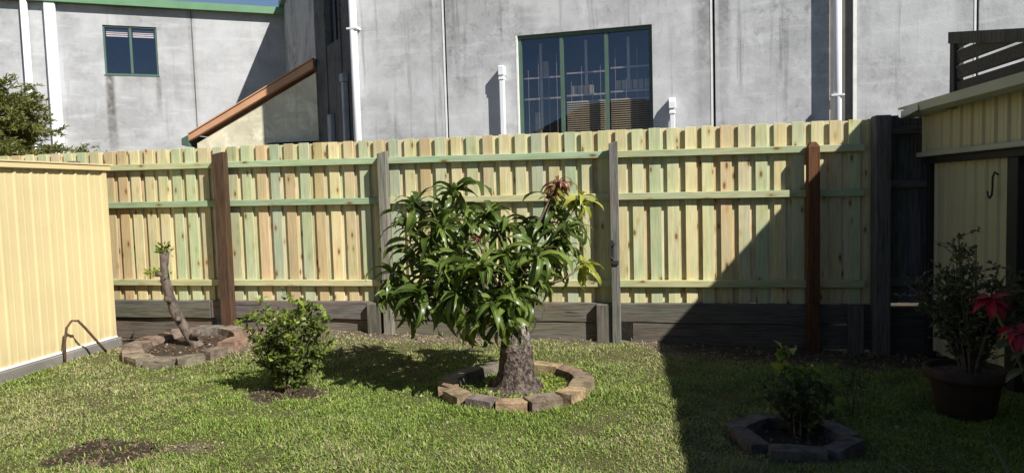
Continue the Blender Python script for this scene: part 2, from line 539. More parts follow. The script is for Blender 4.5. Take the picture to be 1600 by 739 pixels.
def mulch(x, y):
    n2 = fnoise(x, y, 9, 1)
    k = smooth(1.15, 0.85, np.hypot((x + 2.72) / 0.40, (y - 4.52) / 0.27) + 0.16 * n2)
    k = np.maximum(k, smooth(1.1, 0.85, np.hypot((x - BUSH[0]) / 0.34, (y - BUSH[1] + 0.10) / 0.26) + 0.12 * n2))
    k = np.maximum(k, 0.9 * smooth(0.5, 0.42, np.hypot(x - RINGL[0], y - RINGL[1])))
    k = np.maximum(k, 0.9 * smooth(0.38, 0.3, np.hypot(x - RINGR[0], y - RINGR[1])))
    k = np.maximum(k, 0.7 * smooth(1.3, 2.2, x) * smooth(1.2, 0.6, fence_y(x) - y))
    return k

gx = np.concatenate([[-400, -150, -60, -30, -18, -12, -9], np.arange(-7, 6.01, 0.065), [7.5, 10, 15, 25, 60, 150, 400]])
gy = np.concatenate([[-400, -150, -60, -25, -10, -4, -1, 0.5], np.arange(1.6, 9.3, 0.065), [10.5, 13, 17, 24, 40, 80, 200, 600]])
GX, GY = np.meshgrid(gx, gy)
near = smooth(-7.5, -6.5, GX) * smooth(6.3, 5.5, GX) * smooth(1.2, 2, GY)
GZ = gz(GX, GY) + near * (0.012 * fnoise(GX, GY, 2.2, 2) + 0.007 * fnoise(GX, GY, 14, 3))
V = np.stack([GX, GY, GZ], -1).reshape(-1, 3)
nx, ny = len(gx), len(gy)
idx = np.arange(nx * ny).reshape(ny, nx)
F4 = np.stack([idx[:-1, :-1], idx[:-1, 1:], idx[1:, 1:], idx[1:, :-1]], -1).reshape(-1, 4)
gme = fast_mesh('ground', V, F4, mat='ground', smooth=True)
for nm, arr in (('bare', bare(GX, GY)), ('mulch', mulch(GX, GY))):
    at = gme.attributes.new(nm, 'FLOAT', 'POINT')
    at.data.foreach_set('value', arr.ravel().astype(np.float32))
ground = put('ground', gme); ground['kind'] = 'structure'

def gh(x, y):
    return float(gz(x, y) + 0.012 * fnoise(np.array([x]), np.array([y]), 2.2, 2)[0])

# ------------------------------------------------------------------ the house whose eave throws the shade (right of the camera) and the one behind
EK = 0.163
def eave_x(y): return 3.72 + EK * y
h1 = thing('neighbour_house', 'tall house on the right whose straight eave throws the shade across lawn and fence', 'house', (0, 0, 0))
yA, yB = -9.0, 6.12
w = MB(); wy = 5.7
w.prism([(eave_x(yA) + 0.55, yA + .3, 0), (eave_x(wy) + 0.55, wy, 0), (eave_x(wy) + 7, wy - 1.1, 0), (eave_x(yA) + 7, yA - .8, 0)], (0, 0, -0.1), (0, 0, 3.66))
w.build('wall', 'house_brick', h1)
e = MB()
A_, B_ = Vector((eave_x(yA), yA, 3.7)), Vector((eave_x(yB), yB, 3.7))
Cc, D_ = Vector((eave_x(yB) + 8, yB - 1.3, 3.7)), Vector((eave_x(yA) + 8, yA - 1.3, 3.7))
ap1 = (B_ + Cc) / 2 + Vector((-0.6, -4, 1.6)); ap2 = (A_ + D_) / 2 + Vector((0.6, 4, 1.6))
e.add([A_, B_, Cc, D_, ap1, ap2], [(0, 1, 4, 5), (1, 2, 4), (2, 3, 5, 4), (3, 0, 5), (3, 2, 1, 0)])
e.build('roof', 'roof_tile', h1)

h2 = thing('rear_house', 'single storey house with dark hipped roof that shows as a reflection in the big window', 'house', (-6.0, -9.0, 0), R(4))
MB().box(-5.6, 8.5, -4.6, 4.0, -0.1, 2.5).build('wall', 'house_brick', h2)
e = MB()
e.add([(-6.2, 4.6, 2.55), (9.1, 4.6, 2.55), (9.1, -5.2, 2.55), (-6.2, -5.2, 2.55), (-1.6, 0.0, 5.75), (1.4, 0.0, 5.75)],
      [(0, 4, 5, 1), (1, 5, 2), (2, 5, 4, 3), (3, 4, 0), (0, 1, 2, 3)])
e.build('roof', 'roof_tile', h2)
a = MB(); a.tube([(3.2, 0, 4.5), (3.2, 0, 6.6)], 0.03, 6)
for k in range(6): a.tube([(2.6 + 0.22 * k, -0.35, 6.1 + .05 * k), (2.6 + 0.22 * k, 0.35, 6.1 + .05 * k)], 0.012, 5)
a.tube([(2.5, 0, 6.08), (3.9, 0, 6.38)], 0.015, 5)
a.build('antenna', 'grey_pvc', h2)

# ------------------------------------------------------------------ right concrete building
AM = math.atan(0.26)
cb = thing('concrete_building', 'grey stained tilt-up concrete building with large green framed window behind the fence', 'building', (0, 12.2, 0), -AM)
sA = 1 / math.cos(AM)
TOPA = 7.2
def wall_panel(name, mat, parent, s0, s1, z0, z1, hole=None, y0=0.0, th=0.18, label=None):
    b = MB()
    if hole is None:
        b.box(s0, s1, y0, y0 + th, z0, z1)
    else:
        h0, h1_, hz0, hz1 = hole
        yf, yb = y0, y0 + th
        xs = [s0, h0, h1_, s1]; zs = [z0, hz0, hz1, z1]
        for yy, fl in ((yf, False), (yb, True)):
            vs = [(x, yy, z) for z in zs for x in xs]; fs = []
            for i in range(3):
                for j in range(3):
                    if i == 1 and j == 1: continue
                    q = (i * 4 + j, i * 4 + j + 1, (i + 1) * 4 + j + 1, (i + 1) * 4 + j)
                    fs.append(q[::-1] if fl else q)
            b.add(vs, fs)
        def loop(pts, flip):
            n = len(pts)
            vs = [(x, yf, z) for x, z in pts] + [(x, yb, z) for x, z in pts]
            fs = [(i, (i + 1) % n, n + (i + 1) % n, n + i) for i in range(n)]
            b.add(vs, [f[::-1] for f in fs] if flip else fs)
        loop([(s0, z0), (s1, z0), (s1, z1), (s0, z1)], True)
        loop([(h0, hz0), (h1_, hz0), (h1_, hz1), (h0, hz1)], False)
    o = b.build(name, mat, parent)
    if label: o['label'] = label
    return o
WIN = (0.19, 2.44, 2.0, 4.27)
wall_panel('wall_panel', 'concrete_right', cb, -2.84, -1.115, -0.1, TOPA)
wall_panel('wall_panel', 'concrete_right', cb, -1.085, 3.385, -0.1, TOPA, WIN)
wall_panel('wall_panel', 'concrete_right', cb, 3.42, 5.11, -0.1, TOPA)
wall_panel('wall_panel', 'concrete_strip', cb, 5.11, 5.43, -0.1, TOPA, y0=0.05, label='dark brown stained recessed strip beside the white downpipe')
wall_panel('wall_panel', 'concrete_right', cb, 5.44, 7.08, -0.1, TOPA)
wall_panel('wall_panel', 'concrete_right', cb, 7.115, 13.0, -0.1, TOPA)
for s0 in (-1.115, 3.385, 7.08):
    MB().box(s0 + 0.001, s0 + 0.034, 0.05, 0.1, -0.1, TOPA - .01).build('joint', 'groove', cb)
for s0, wd in ((-1.145, .028), (3.35, .03), (7.05, .028), (5.432, 0.05)):
    MB().box(s0, s0 + wd, -0.006, 0.03, -0.1, TOPA - .02).build('sealant_strip', 'sealant', cb)
# back volume + roof
MB().box(-2.6, 13.0, 3.0, 3.2, -0.1, TOPA).build('back_wall', 'concrete_right', cb)
MB().box(-2.9, 13.05, -0.12, 3.25, TOPA, TOPA + 0.25).build('roof', 'green_trim', cb)

def rect_frame(b, s0, s1, z0, z1, t, y0, y1):
    b.box(s0, s0 + t, y0, y1, z0, z1); b.box(s1 - t, s1, y0, y1, z0, z1)
    b.box(s0 + t, s1 - t, y0 + .001, y1 - .001, z1 - t, z1); b.box(s0 + t, s1 - t, y0 + .001, y1 - .001, z0, z0 + t)
wy0, wy1 = 0.045, 0.12
s0, s1, z0, z1 = WIN
b = MB(); rect_frame(b, s0 + .004, s1 - .004, z0 + .004, z1 - .004, 0.055, wy0, wy1)
win = b.build('window', 'window_frame', cb)
bw = (s1 - s0) / 3
for k in (1, 2):
    MB().box(s0 + bw * k - .03, s0 + bw * k + .03, wy0 + .004, wy1 - .004, z0 + .06, z1 - .06).build('mullion', 'window_frame', win)
for k in range(3):
    MB().box(s0 + bw * k + .03, s0 + bw * (k + 1) - .03, 0.08, 0.086, z0 + .05, z1 - .05).build('pane', 'pane', win)
bb = MB()
for k in (1, 2):
    for j in range(30):
        zz = z0 + 0.07 + j * 0.036
        x0_, x1_ = s0 + bw * k + .045, s0 + bw * (k + 1) - .045
        bb.add([(x0_, .20, zz), (x1_, .20, zz), (x1_, .225, zz + .024), (x0_, .225, zz + .024)], [(0, 1, 2, 3)])
bb.build('venetian_blind', 'blind', win)
fr = MB()   # sashes, shelf edges and blind cords seen through the glass
for k in range(3):
    cx = s0 + bw * (k + (0.45, .5, .45)[k])
    fr.box(cx - .022, cx + .022, .30, .33, z0 + (0.7, 1.25, 1.3)[k], z1 - .1)
    fr.box(s0 + bw * k + .04, s0 + bw * (k + 1) - .03, .27, .29, z1 - .70 + .04 * k, z1 - .675 + .04 * k)
    fr.box(s0 + bw * k + .04, s0 + bw * (k + 1) - .03, .27, .29, z1 - 1.06 + .02 * k, z1 - 1.03 + .02 * k)
fr.build('inner_frame', 'blind_pale', win)
for k, n, dz in ((1, 4, 1.0), (2, 6, .96)):
    for j in range(n):
        x_ = s0 + bw * k + .12 + j * .095
        MB().box(x_, x_ + .075, .36, .46, z1 - dz, z1 - dz + .15).build('carton', 'cardboard', win)
MB().box(s0 + .33, s0 + .45, .36, .46, z1 - .66, z1 - .40).build('carton', 'cardboard', win)
MB().box(s0 + .2, s0 + .30, .36, .46, z0 + .1, z0 + 1.0).build('carton', 'cardboard', win)
cd = MB()
for k in range(3):
    for x_ in (.12, .3, .48, .62):
        cd.box(s0 + bw * k + x_, s0 + bw * k + x_ + .006, .24, .246, z0 + .06, z1 - .3 - .25 * ((k + int(x_ * 10)) % 3))
cd.build('blind_cord', 'blind_pale', win)
rm = MB()
rm.add([(s0 - .3, .19, z0 - .1), (s1 + .3, .19, z0 - .1), (s1 + .3, .19, z1 + .2), (s0 - .3, .19, z1 + .2),
        (s0 - .3, 1.6, z0 - .1), (s1 + .3, 1.6, z0 - .1), (s1 + .3, 1.6, z1 + .2), (s0 - .3, 1.6, z1 + .2)],
       [(4, 5, 6, 7), (0, 1, 5, 4), (1, 2, 6, 5), (2, 3, 7, 6), (3, 0, 4, 7)])
rm.build('room', 'room_dark', win)
# thin white edge along the left jamb
MB().box(s0 - .028, s0 + .002, -0.004, 0.045, z0, z1).build('sealant_strip', 'sealant', cb)

def vpipe(parent, name, mat, s, y, r, z0, z1, n=16, brackets=()):
    o = MB().tube([(s, y, z0), (s, y, z1)], r, n).build(name, mat, parent, smooth=False)
    for z in brackets:
        MB().box(s - r * 1.5, s + r * 1.5, y - r * 1.06, y + r * 1.3, z - .015, z + .015).build('bracket', mat, o)
    me = o.data
    for p in me.polygons: p.use_smooth = len(p.vertices) == 4
    return o
vpipe(cb, 'downpipe', 'white_pvc', 5.19, -0.12, 0.062, 0.0, TOPA, brackets=(2.95,))
vpipe(cb, 'downpipe', 'white_pvc', -2.80, -0.09, 0.068, 0.0, TOPA, brackets=(4.62,))
# conduits with weather hoods, left and right of the window
def conduit(s, zt, hood):
    o = MB().box(s - .042, s + .042, -0.135, -0.05, 0.3, zt - .16).build('conduit', 'white_pvc', cb, bevel=.012)
    if hood == 'box':
        MB().box(s - .055, s + .055, -0.155, -0.003, zt - .17, zt).build('hood', 'white_pvc', o, bevel=.014)
        MB().box(s - .05, s + .05, -0.145, -0.02, zt - .24, zt - .19).build('collar', 'white_pvc', o, bevel=.008)
    else:
        hb = MB(); hb.prism([(s - .052, -.15, zt - .17), (s - .052, -.003, zt - .17), (s - .052, -.003, zt), (s - .052, -.11, zt - .0), (s - .052, -.15, zt - .06)], (0, 0, 0), (.104, 0, 0))
        hb.build('hood', 'white_pvc', o, bevel=.006)
        MB().box(s - .05, s + .05, -0.145, -0.02, zt - .26, zt - .21).build('collar', 'white_pvc', o, bevel=.008)
conduit(-0.075, 3.77, 'box')
conduit(2.745, 3.06, 'slope')

# return wall: a dark streaked end, then a paler wall running back
P0 = Vector((-2.78, 12.93)); P1 = Vector((-3.97, 14.85)); P2 = Vector((-6.23, 20.12))
M0 = cb.matrix_world.copy()
def side_wall(parent, a, b_, name, mat, z1, hole=None, th=0.2):
    """wall from plan point a to b (world), front face towards -X; child of parent placed in its frame; local x runs from a to b"""
    mw = Matrix.Translation((0, 12.2, 0)) @ Matrix.Rotation(-AM, 4, 'Z')
    d = (b_ - a)
    lw = Matrix.Translation((a.x, a.y, 0)) @ Matrix.Rotation(math.atan2(d.y, d.x), 4, 'Z')
    L = d.length
    # local +y is left of a->b, i.e. facing outwards; put the wall body on -y
    o = wall_panel(name, mat, parent, 0, L, -0.1, z1, hole, y0=-th, th=th)
    o.matrix_local = mw.inverted() @ lw
    return o, L
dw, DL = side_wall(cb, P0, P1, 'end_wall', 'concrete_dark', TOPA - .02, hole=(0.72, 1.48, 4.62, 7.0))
dw['label'] = 'black streaked end wall with a narrow glazed slot'
MB().box(0.74, 1.46, -0.09, -0.084, 4.64, 6.98).build('pane', 'pane_dark', dw)
MB().box(0.98, 1.12, -0.12, -0.03, 4.625, 6.99).build('mullion', 'black_trim', dw)
MB().box(0.60, 0.70, 0.0, 0.025, -0.05, TOPA - .1).build('wall_rib', 'concrete_dark', dw)
MB().box(1.50, 1.60, 0.0, 0.025, -0.05, TOPA - .1).build('wall_rib', 'concrete_dark', dw)
MB().box(0.30, 0.42, 0.012, 0.11, 0.1, 3.75).build('downpipe', 'grey_pvc', dw, bevel=.01)
MB().box(0.28, 0.44, 0.006, 0.13, 3.75, 3.9).build('rainhead', 'grey_pvc', dw, bevel=.01)
MB().box(1.18, 1.40, 0.005, 0.09, 0.1, 3.25).build('meter_cover', 'grey_pvc', dw, bevel=.01)
MB().box(0.72, 1.48, -.15, 0.0, 0.0, 0.0001).v
sw, SL = side_wall(cb, P1, P2, 'return_wall', 'concrete_side', 6.95)
MB().box(0.0, SL, -0.2, 0.12, 6.955, 7.1).build('eave_gutter', 'green_trim', sw)
MB().box(0.05, SL - .4, -0.02, 0.004, 0.0, 0.02).v

# ------------------------------------------------------------------ left concrete building
LA = math.atan(0.37)
lb = thing('concrete_building', 'pale concrete building at the left with green eave and small two pane window', 'building', (0, 22.4, 0), LA)
LW = (-11.13, -9.87, 4.97, 6.24)
EV = 6.72
wall_panel('wall_panel', 'concrete_left', lb, -9.0, -6.45, -0.1, EV)
wall_panel('wall_panel', 'concrete_left', lb, -12.30, -9.03, -0.1, EV, LW)
wall_panel('wall_panel', 'concrete_left', lb, -20.0, -12.33, -0.1, EV)
MB().box(-9.03, -9.0, 0.015, 0.1, -0.1, EV).build('joint', 'concrete_strip', lb)
MB().box(-12.33, -12.3, 0.015, 0.1, -0.1, EV).build('joint', 'concrete_strip', lb)
MB().box(-9.06, -9.035, -0.003, 0.03, -0.1, EV - .02).build('sealant_strip', 'concrete_left', lb)
b = MB(); b.box(-20, -6.2, -0.20, -0.14, EV + 0.0, EV + 0.19); b.box(-20, -6.2, -0.138, -0.0, EV + 0.02, EV + 0.05)
b.build('fascia', 'green_trim', lb)
b = MB(); b.prism([(-20, -.139, EV + .06), (-20, 6, EV + .06), (-20, 6, EV + .5), (-20, -.139, EV + .18)], (0, 0, 0), (13.8, 0, 0))
b.build('roof', 'green_trim', lb)
s0, s1, z0, z1 = LW
b = MB(); rect_frame(b, s0 + .003, s1 - .003, z0 + .003, z1 - .003, 0.038, 0.03, 0.1)
lw_ = b.build('window', 'window_frame', lb)
mid = (s0 + s1) / 2
MB().box(mid - .028, mid + .028, 0.035, 0.095, z0 + .05, z1 - .05).build('mullion', 'window_frame', lw_)
for p0, p1 in ((s0 + .04, mid - .028), (mid + .028, s1 - .04)):
    MB().box(p0, p1, 0.06, 0.066, z0 + .045, z1 - .045).build('pane', 'pane', lw_)
    bb = MB()
    for j in range(4):
        zz = z1 - .085 - j * .05
        bb.add([(p0 + .02, .12, zz - .03), (p1 - .02, .12, zz - .03), (p1 - .02, .135, zz + .008), (p0 + .02, .135, zz + .008)], [(0, 1, 2, 3)])
    bb.build('venetian_blind', 'blind_pale', lw_)
rm = MB()
rm.add([(s0 - .3, .185, z0 - .1), (s1 + .3, .185, z0 - .1), (s1 + .3, .185, z1 + .2), (s0 - .3, .185, z1 + .2),
        (s0 - .3, 1.6, z0 - .1), (s1 + .3, 1.6, z0 - .1), (s1 + .3, 1.6, z1 + .2), (s0 - .3, 1.6, z1 + .2)],
       [(4, 5, 6, 7), (0, 1, 5, 4), (1, 2, 6, 5), (2, 3, 7, 6), (3, 0, 4, 7)])
rm.build('room', 'room_dark', lw_)
MB().box(s0 - .03, s1 + .02, -0.012, 0.03, z0 - .022, z0).build('sill', 'window_frame', lb)
MB().box(-12.38, -12.13, -0.16, -0.004, 0, EV).build('downpipe', 'white_pvc', lb, bevel=.02)['label'] = 'wide white box downpipe'
vpipe(lb, 'downpipe', 'white_pvc', -12.80, -0.13, 0.08, 0.0, EV)

# ------------------------------------------------------------------ cream lean-to
TA = math.atan(0.16)
lt = thing('lean_to_building', 'cream rendered lean-to with sloping terracotta orange barge behind the fence', 'building', (0, 14.2, 0), -TA)
ct = 1 / math.cos(TA)
xl, xr = -6.72 * ct, -3.98 * ct
zl, zr = 2.99, 4.34
MB().prism([(xl, 0, -.1), (xr, 0, -.1), (xr, 0, zr - .12), (xl, 0, zl - .12)], (0, 0, 0), (0, .18, 0)).build('wall', 'render_cream', lt)
MB().prism([(xl - .12, 0, zl - .07), (xr, 0, zr - .04), (xr, 0, zr + .12), (xl - .12, 0, zl + .05)], (0, -.12, 0), (0, -.003, 0)).build('barge_board', 'orange_trim', lt)
MB().prism([(xl - .12, 0, zl + .062), (xr, 0, zr + .132), (xr, 0, zr + .16), (xl - .12, 0, zl + .09)], (0, -.14, 0), (0, 3.0, 0)).build('roof', 'orange_trim', lt)
MB().prism([(xl - .28, 0, zl - .16), (xl - .125, 0, zl - .20), (xl - .125, 0, zl + .05), (xl - .28, 0, zl - .02)], (0, -.13, 0), (0, 3.0, 0)).build('gutter', 'window_frame', lt)
MB().box(xl - .08, xl - .0, 0.02, 0.14, 0, zl - .2).build('corner_post', 'dark_metal', lt)
MB().box(-5.1, -4.0, -0.16, -0.004, 2.70, 2.80).build('dark_strip', 'black_trim', lt)  # plain black strip low across the right part of the wall

# ------------------------------------------------------------------ new timber fence
FA = math.atan(-0.166)
FU = Vector((math.cos(FA), math.sin(FA), 0)); FN = Vector((-math.sin(FA), math.cos(FA), 0))
def fworld(s, y, z): return Vector((0, 7.68, 0)) + FU * s + FN * y + Vector((0, 0, z))
nf = thing('timber_fence', 'new pale green and yellow lapped paling fence across the back of the yard', 'fence', (0, 7.68, 0), FA)
cols_l = [(0.51, 0.54, 0.35), (0.49, 0.53, 0.37), (0.59, 0.50, 0.31), (0.64, 0.58, 0.36), (0.56, 0.43, 0.25), (0.55, 0.54, 0.34), (0.57, 0.45, 0.27), (0.60, 0.52, 0.32)]
cols_r = [(0.69, 0.62, 0.37), (0.63, 0.60, 0.38), (0.56, 0.59, 0.38), (0.71, 0.63, 0.38), (0.66, 0.56, 0.34), (0.60, 0.60, 0.38)]
PZ0, PH = 0.43, 1.825
front_meshes = []
for k in range(3):
    b = MB(); b.box(-.0585, .0585, 0, .016, 0, PH)
    front_meshes.append(b.mesh('paling', bevel=.0025, mat='new_timber'))
step = 0.1785
s = -7.2; i = 0
while s < 3.70:
    right = 1 / (1 + math.exp(-(s - 0.2) * 1.6))
    def pick():
        c = random.choice(cols_r if random.random() < right else cols_l)
        return vary(c, 0.10)
    z = PZ0 - 0.0095 * (s + 1) + random.uniform(-.006, .006)
    put('paling', front_meshes[i % 3], nf, (s + random.uniform(-.004, .004), random.uniform(-.0015, .0015), z),
        (random.uniform(-.003, .003), random.uniform(-.0022, .0022), random.uniform(-.02, .02)), (random.uniform(.96, 1.04), 1, (2.255 + random.uniform(-.0035, .0035) - z) / PH), pick())
    put('paling', front_meshes[(i + 1) % 3], nf, (s + step / 2 + random.uniform(-.006, .006), 0.029, z + random.uniform(-.006, .006)),
        (0, random.uniform(-.002, .002), random.uniform(-.012, .012)), (1, 1, (2.250 + random.uniform(-.004, .003) - z) / PH), vary(random.choice([(0.72, 0.64, 0.40), (0.70, 0.62, 0.42), (0.64, 0.52, 0.32)]), .1))
    s += step; i += 1
post_s = [-5.25, -3.355, -1.405, 1.115, 3.09]
def rail_z(base, s): return base - 0.0100 * (s + 2.6)
for base, g in ((2.035, (0.40, 0.50, 0.33)), (1.59, (0.36, 0.46, 0.30)), (0.665, (0.55, 0.53, 0.32))):
    ends = [-7.2] + post_s + [3.60]
    for a, b_ in zip(ends[:-1], ends[1:]):
        L = b_ - a - .004
        o = MB().box(-L / 2, L / 2, -.022, .022, -.036, .036).build('rail', 'new_timber_rail', nf, bevel=.004)
        o.location = ((a + b_) / 2, -0.0245 + random.uniform(-.0015, .001), rail_z(base, (a + b_) / 2))
        o.rotation_euler = (0, 0.0100 + random.uniform(-.001, .001), 0)
        gg = g if random.random() < .75 else (0.56, 0.55, 0.33)
        o.color = (*vary(gg if b_ < 1.2 else tuple(x * .5 + y * .5 for x, y in zip(gg, (0.56, 0.56, 0.33))), .08), 1)
def post(parent, s, w, dpt, ztop, color, top='flat', label=None, mat='old_timber', tilt=0.0):
    b = MB(); zb = -0.4
    x0_, x1_, y0_, y1_ = -w / 2, w / 2, -dpt, 0
    if top == 'flat':
        b.box(x0_, x1_, y0_, y1_, zb, ztop)
    elif top == 'slope':
        b.add([(x0_, y0_, zb), (x1_, y0_, zb), (x1_, y1_, zb), (x0_, y1_, zb), (x0_, y0_, ztop - .03), (x1_, y0_, ztop - .005), (x1_, y1_, ztop), (x0_, y1_, ztop - .02)],
              [(0, 3, 2, 1), (4, 5, 6, 7), (0, 1, 5, 4), (1, 2, 6, 5), (2, 3, 7, 6), (3, 0, 4, 7)])
    else:
        k = .028
        b.add([(x0_, y0_, zb), (x1_, y0_, zb), (x1_, y1_, zb), (x0_, y1_, zb), (x0_, y0_, ztop - .05), (x1_, y0_, ztop - .05), (x1_, y1_, ztop - .05), (x0_, y1_, ztop - .05),
               (x0_ + k, y0_ + k, ztop), (x1_ - k, y0_ + k, ztop), (x1_ - k, y1_ - k, ztop), (x0_ + k, y1_ - k, ztop)],
              [(0, 3, 2, 1), (8, 9, 10, 11), (0, 1, 5, 4), (1, 2, 6, 5), (2, 3, 7, 6), (3, 0, 4, 7), (4, 5, 9, 8), (5, 6, 10, 9), (6, 7, 11, 10), (7, 4, 8, 11)])
    o = b.build('fence_post', mat, parent, bevel=.005, color=color)
    o.location = (s, -0.0495, 0); o.rotation_euler = (0, tilt, 0)
    if label: o['label'] = label
    return o
post(nf, -5.25, .1, .1, 2.15, (0.20, 0.18, 0.16), 'flat')
post(nf, -3.355, .135, .105, 2.19, (0.10, 0.057, 0.037), 'slope', 'dark brown stained post')
post(nf, -1.405, .10, .10, 2.125, (0.26, 0.24, 0.21), 'slope', 'weathered grey post')
p4 = post(nf, 1.115, .092, .10, 2.135, (0.21, 0.195, 0.185), 'slope', 'weathered grey post with a metal latch')
post(nf, 3.09, .112, .105, 2.045, (0.15, 0.066, 0.033), 'chamfer', 'brown stained post with chamfered top')
lk = MB(); lk.box(-.045, -.015, -.125, -.101, .86, 1.10); lk.box(-.055, .0, -.135, -.124, 1.04, 1.075); lk.tube([(-.04, -.13, 1.07), (-.06, -.15, 1.02), (-.058, -.15, .93), (-.02, -.135, .90)], .009, 6)
lk.box(-.03, .035, -.118, -.101, .845, .885)
lk.build('latch', 'dark_metal', p4)

# ------------------------------------------------------------------ sleeper retaining wall
rw = thing('retaining_wall', 'low weathered grey timber sleeper wall under the new fence', 'retaining wall', (0, 7.68, 0), FA)
sleepers = [(-7.2, -3.62, 0), (-3.61, -1.52, 1), (-1.51, 1.02, 0), (1.03, 3.665, 1)]
def sleeper(s0_, s1_, z0_, z1_, col, yoff=0.0, sag=0.0):
    L = s1_ - s0_
    n = 9
    b = MB(); vs = []; fs = []
    for j in range(n + 1):
        x = -L / 2 + L * j / n
        e1 = random.uniform(-.004, .004); e2 = random.uniform(-.007, .007); e3 = random.uniform(-.003, .003)
        for (yy, zz) in ((-.042 + e3, (z0_ - z1_) / 2 + e2), (.036, (z0_ - z1_) / 2 + e2), (.036, (z1_ - z0_) / 2 + e1), (-.042 + e3, (z1_ - z0_) / 2 + e1)):
            vs.append((x, yy, zz))
    for j in range(n):
        for k in range(4):
            fs.append((j * 4 + k, j * 4 + (k + 1) % 4, (j + 1) * 4 + (k + 1) % 4, (j + 1) * 4 + k))
    fs += [(0, 1, 2, 3)[::-1], tuple(n * 4 + k for k in range(4))]
    fs = [f[::-1] for f in fs]
    b.add(vs, fs)
    o = b.build('sleeper', 'old_timber_long', rw, bevel=.006, color=vary(col, .12))
    o.location = ((s0_ + s1_) / 2, yoff, (z0_ + z1_) / 2); o.rotation_euler = (0, 0.0095, 0)
for s0_, s1_, k in sleepers:
    zt = 0.438 - .0095 * ((s0_ + s1_) / 2 + 1)
    sleeper(s0_, s1_, zt - .205, zt, (0.165, 0.15, 0.132), -.004)
    sleeper(s0_ + (.25 if k else 0), s1_ + .01, zt - .46, zt - .215, (0.17, 0.142, 0.118), .004 if s0_ > -3.6 else .03)
for s_, zt, w_ in ((-1.575, .435, .17), (0.985, .42, .17), (3.50, .40, .15)):
    MB().box(-w_ / 2, w_ / 2, -.075, 0, -.3, zt).build('stump_post', 'old_timber', rw, bevel=.01, color=(0.165, 0.15, 0.13)).location = (s_, -.0475, 0)

# ------------------------------------------------------------------ old dark fence on the right
of = thing('old_fence', 'old blackened paling fence with heavy post between new fence and shed', 'fence', (0, 7.68, 0), FA)
MB().box(-.075, .075, -.15, 0, -.4, 2.275).build('fence_post', 'old_timber', of, bevel=.012, color=(0.15, 0.14, 0.14)).location = (3.725, -.03, 0)
s = 3.86; k = 0
while s < 4.75:
    wd = random.uniform(.105, .125)
    MB().box(-wd / 2, wd / 2, 0, .014, 0.405, 2.27 + random.uniform(-.02, .012)).build('paling', 'old_timber', of, bevel=.003, color=vary((0.15, 0.14, 0.15), .22)).location = (s, .0155 * (k % 2), 0)
    s += wd - .012; k += 1
for z in (2.13, 1.60, 0.62):
    MB().box(3.81, 4.75, -.045, -.002, z - .04, z + .04).build('rail', 'old_timber_long', of, bevel=.006, color=(0.16, 0.148, 0.15))
for z0_, z1_ in ((0.13, .375), (-.15, .125)):
    MB().box(3.81, 4.75, -.06, .02, z0_, z1_).build('plinth_board', 'old_timber_long', of, bevel=.006, color=(0.09, 0.08, 0.075))

# ------------------------------------------------------------------ left cream shed
SA = math.atan(0.16)    # wall direction: (0.16, 1)
ls = thing('garden_shed', 'sunlit cream ribbed metal garden shed at the left edge', 'shed', (-4.56, 7.93, 0), 0)
ls.rotation_euler = (0, 0, -SA)
def ribbed(L, z0_, z1_, pitch=.15, dep=.014, flip=1):
    """profiled sheet in plane x=0 facing +x*flip, running from y=0 to y=-L"""
    prof = [(0, 0)]
    y = 0.0
    while y < L - pitch:
        prof += [(y + .01, 0), (y + .024, dep), (y + .044, dep), (y + .058, 0), (y + pitch * .66, 0), (y + pitch * .68, .003), (y + pitch * .74, .003), (y + pitch * .76, 0), (y + pitch, 0)]
        y += pitch
    b = MB(); vs = []; fs = []
    for (yy, d) in prof:
        vs += [(flip * d, -yy, z0_), (flip * d, -yy, z1_)]
    for j in range(len(prof) - 1):
        f = (2 * j, 2 * j + 1, 2 * j + 3, 2 * j + 2)
        fs.append(f if flip > 0 else f[::-1])
    b.add(vs, fs)
    # return and back skin for thickness
    n = prof[-1][0]
    b.box(-.03 if flip > 0 else .002, -.002 if flip > 0 else .03, -n, 0, z0_, z1_)
    return b
ribbed(7.5, .135, 2.045, pitch=.19, dep=.012).build('wall_sheet', 'cream_metal', ls)
MB().box(-3.0, -.031, -.04, -.001, .135, 2.04).build('end_wall', 'cream_metal', ls)
MB().box(-.028, .022, -.045, .022, .135, 2.04).build('corner_flashing', 'cream_metal', ls, bevel=.003)
rf = MB(); rf.prism([(.06, 0, 2.06), (.06, 0, 2.075), (-3.0, 0, 2.27), (-3.0, 0, 2.255)], (0, -7.5, 0), (0, .10, 0))
rf.build('roof', 'cream_metal', ls)
MB().box(.012, .05, -7.5, .06, 2.0, 2.058).build('eave_trim', 'cream_metal', ls, bevel=.006)
MB().box(-.02, .03, -7.5, .03, .112, .134).build('base_flashing', 'white_pvc', ls, bevel=.006)
MB().box(-3.0, .05, -7.5, .07, -.12, .11).build('slab', 'slab', ls, bevel=.01)

# ------------------------------------------------------------------ right cream shed in the shade
rs = thing('garden_shed', 'shaded cream ribbed metal shed with grey gutter at the right edge', 'shed', (4.10, 6.87, 0), -SA)
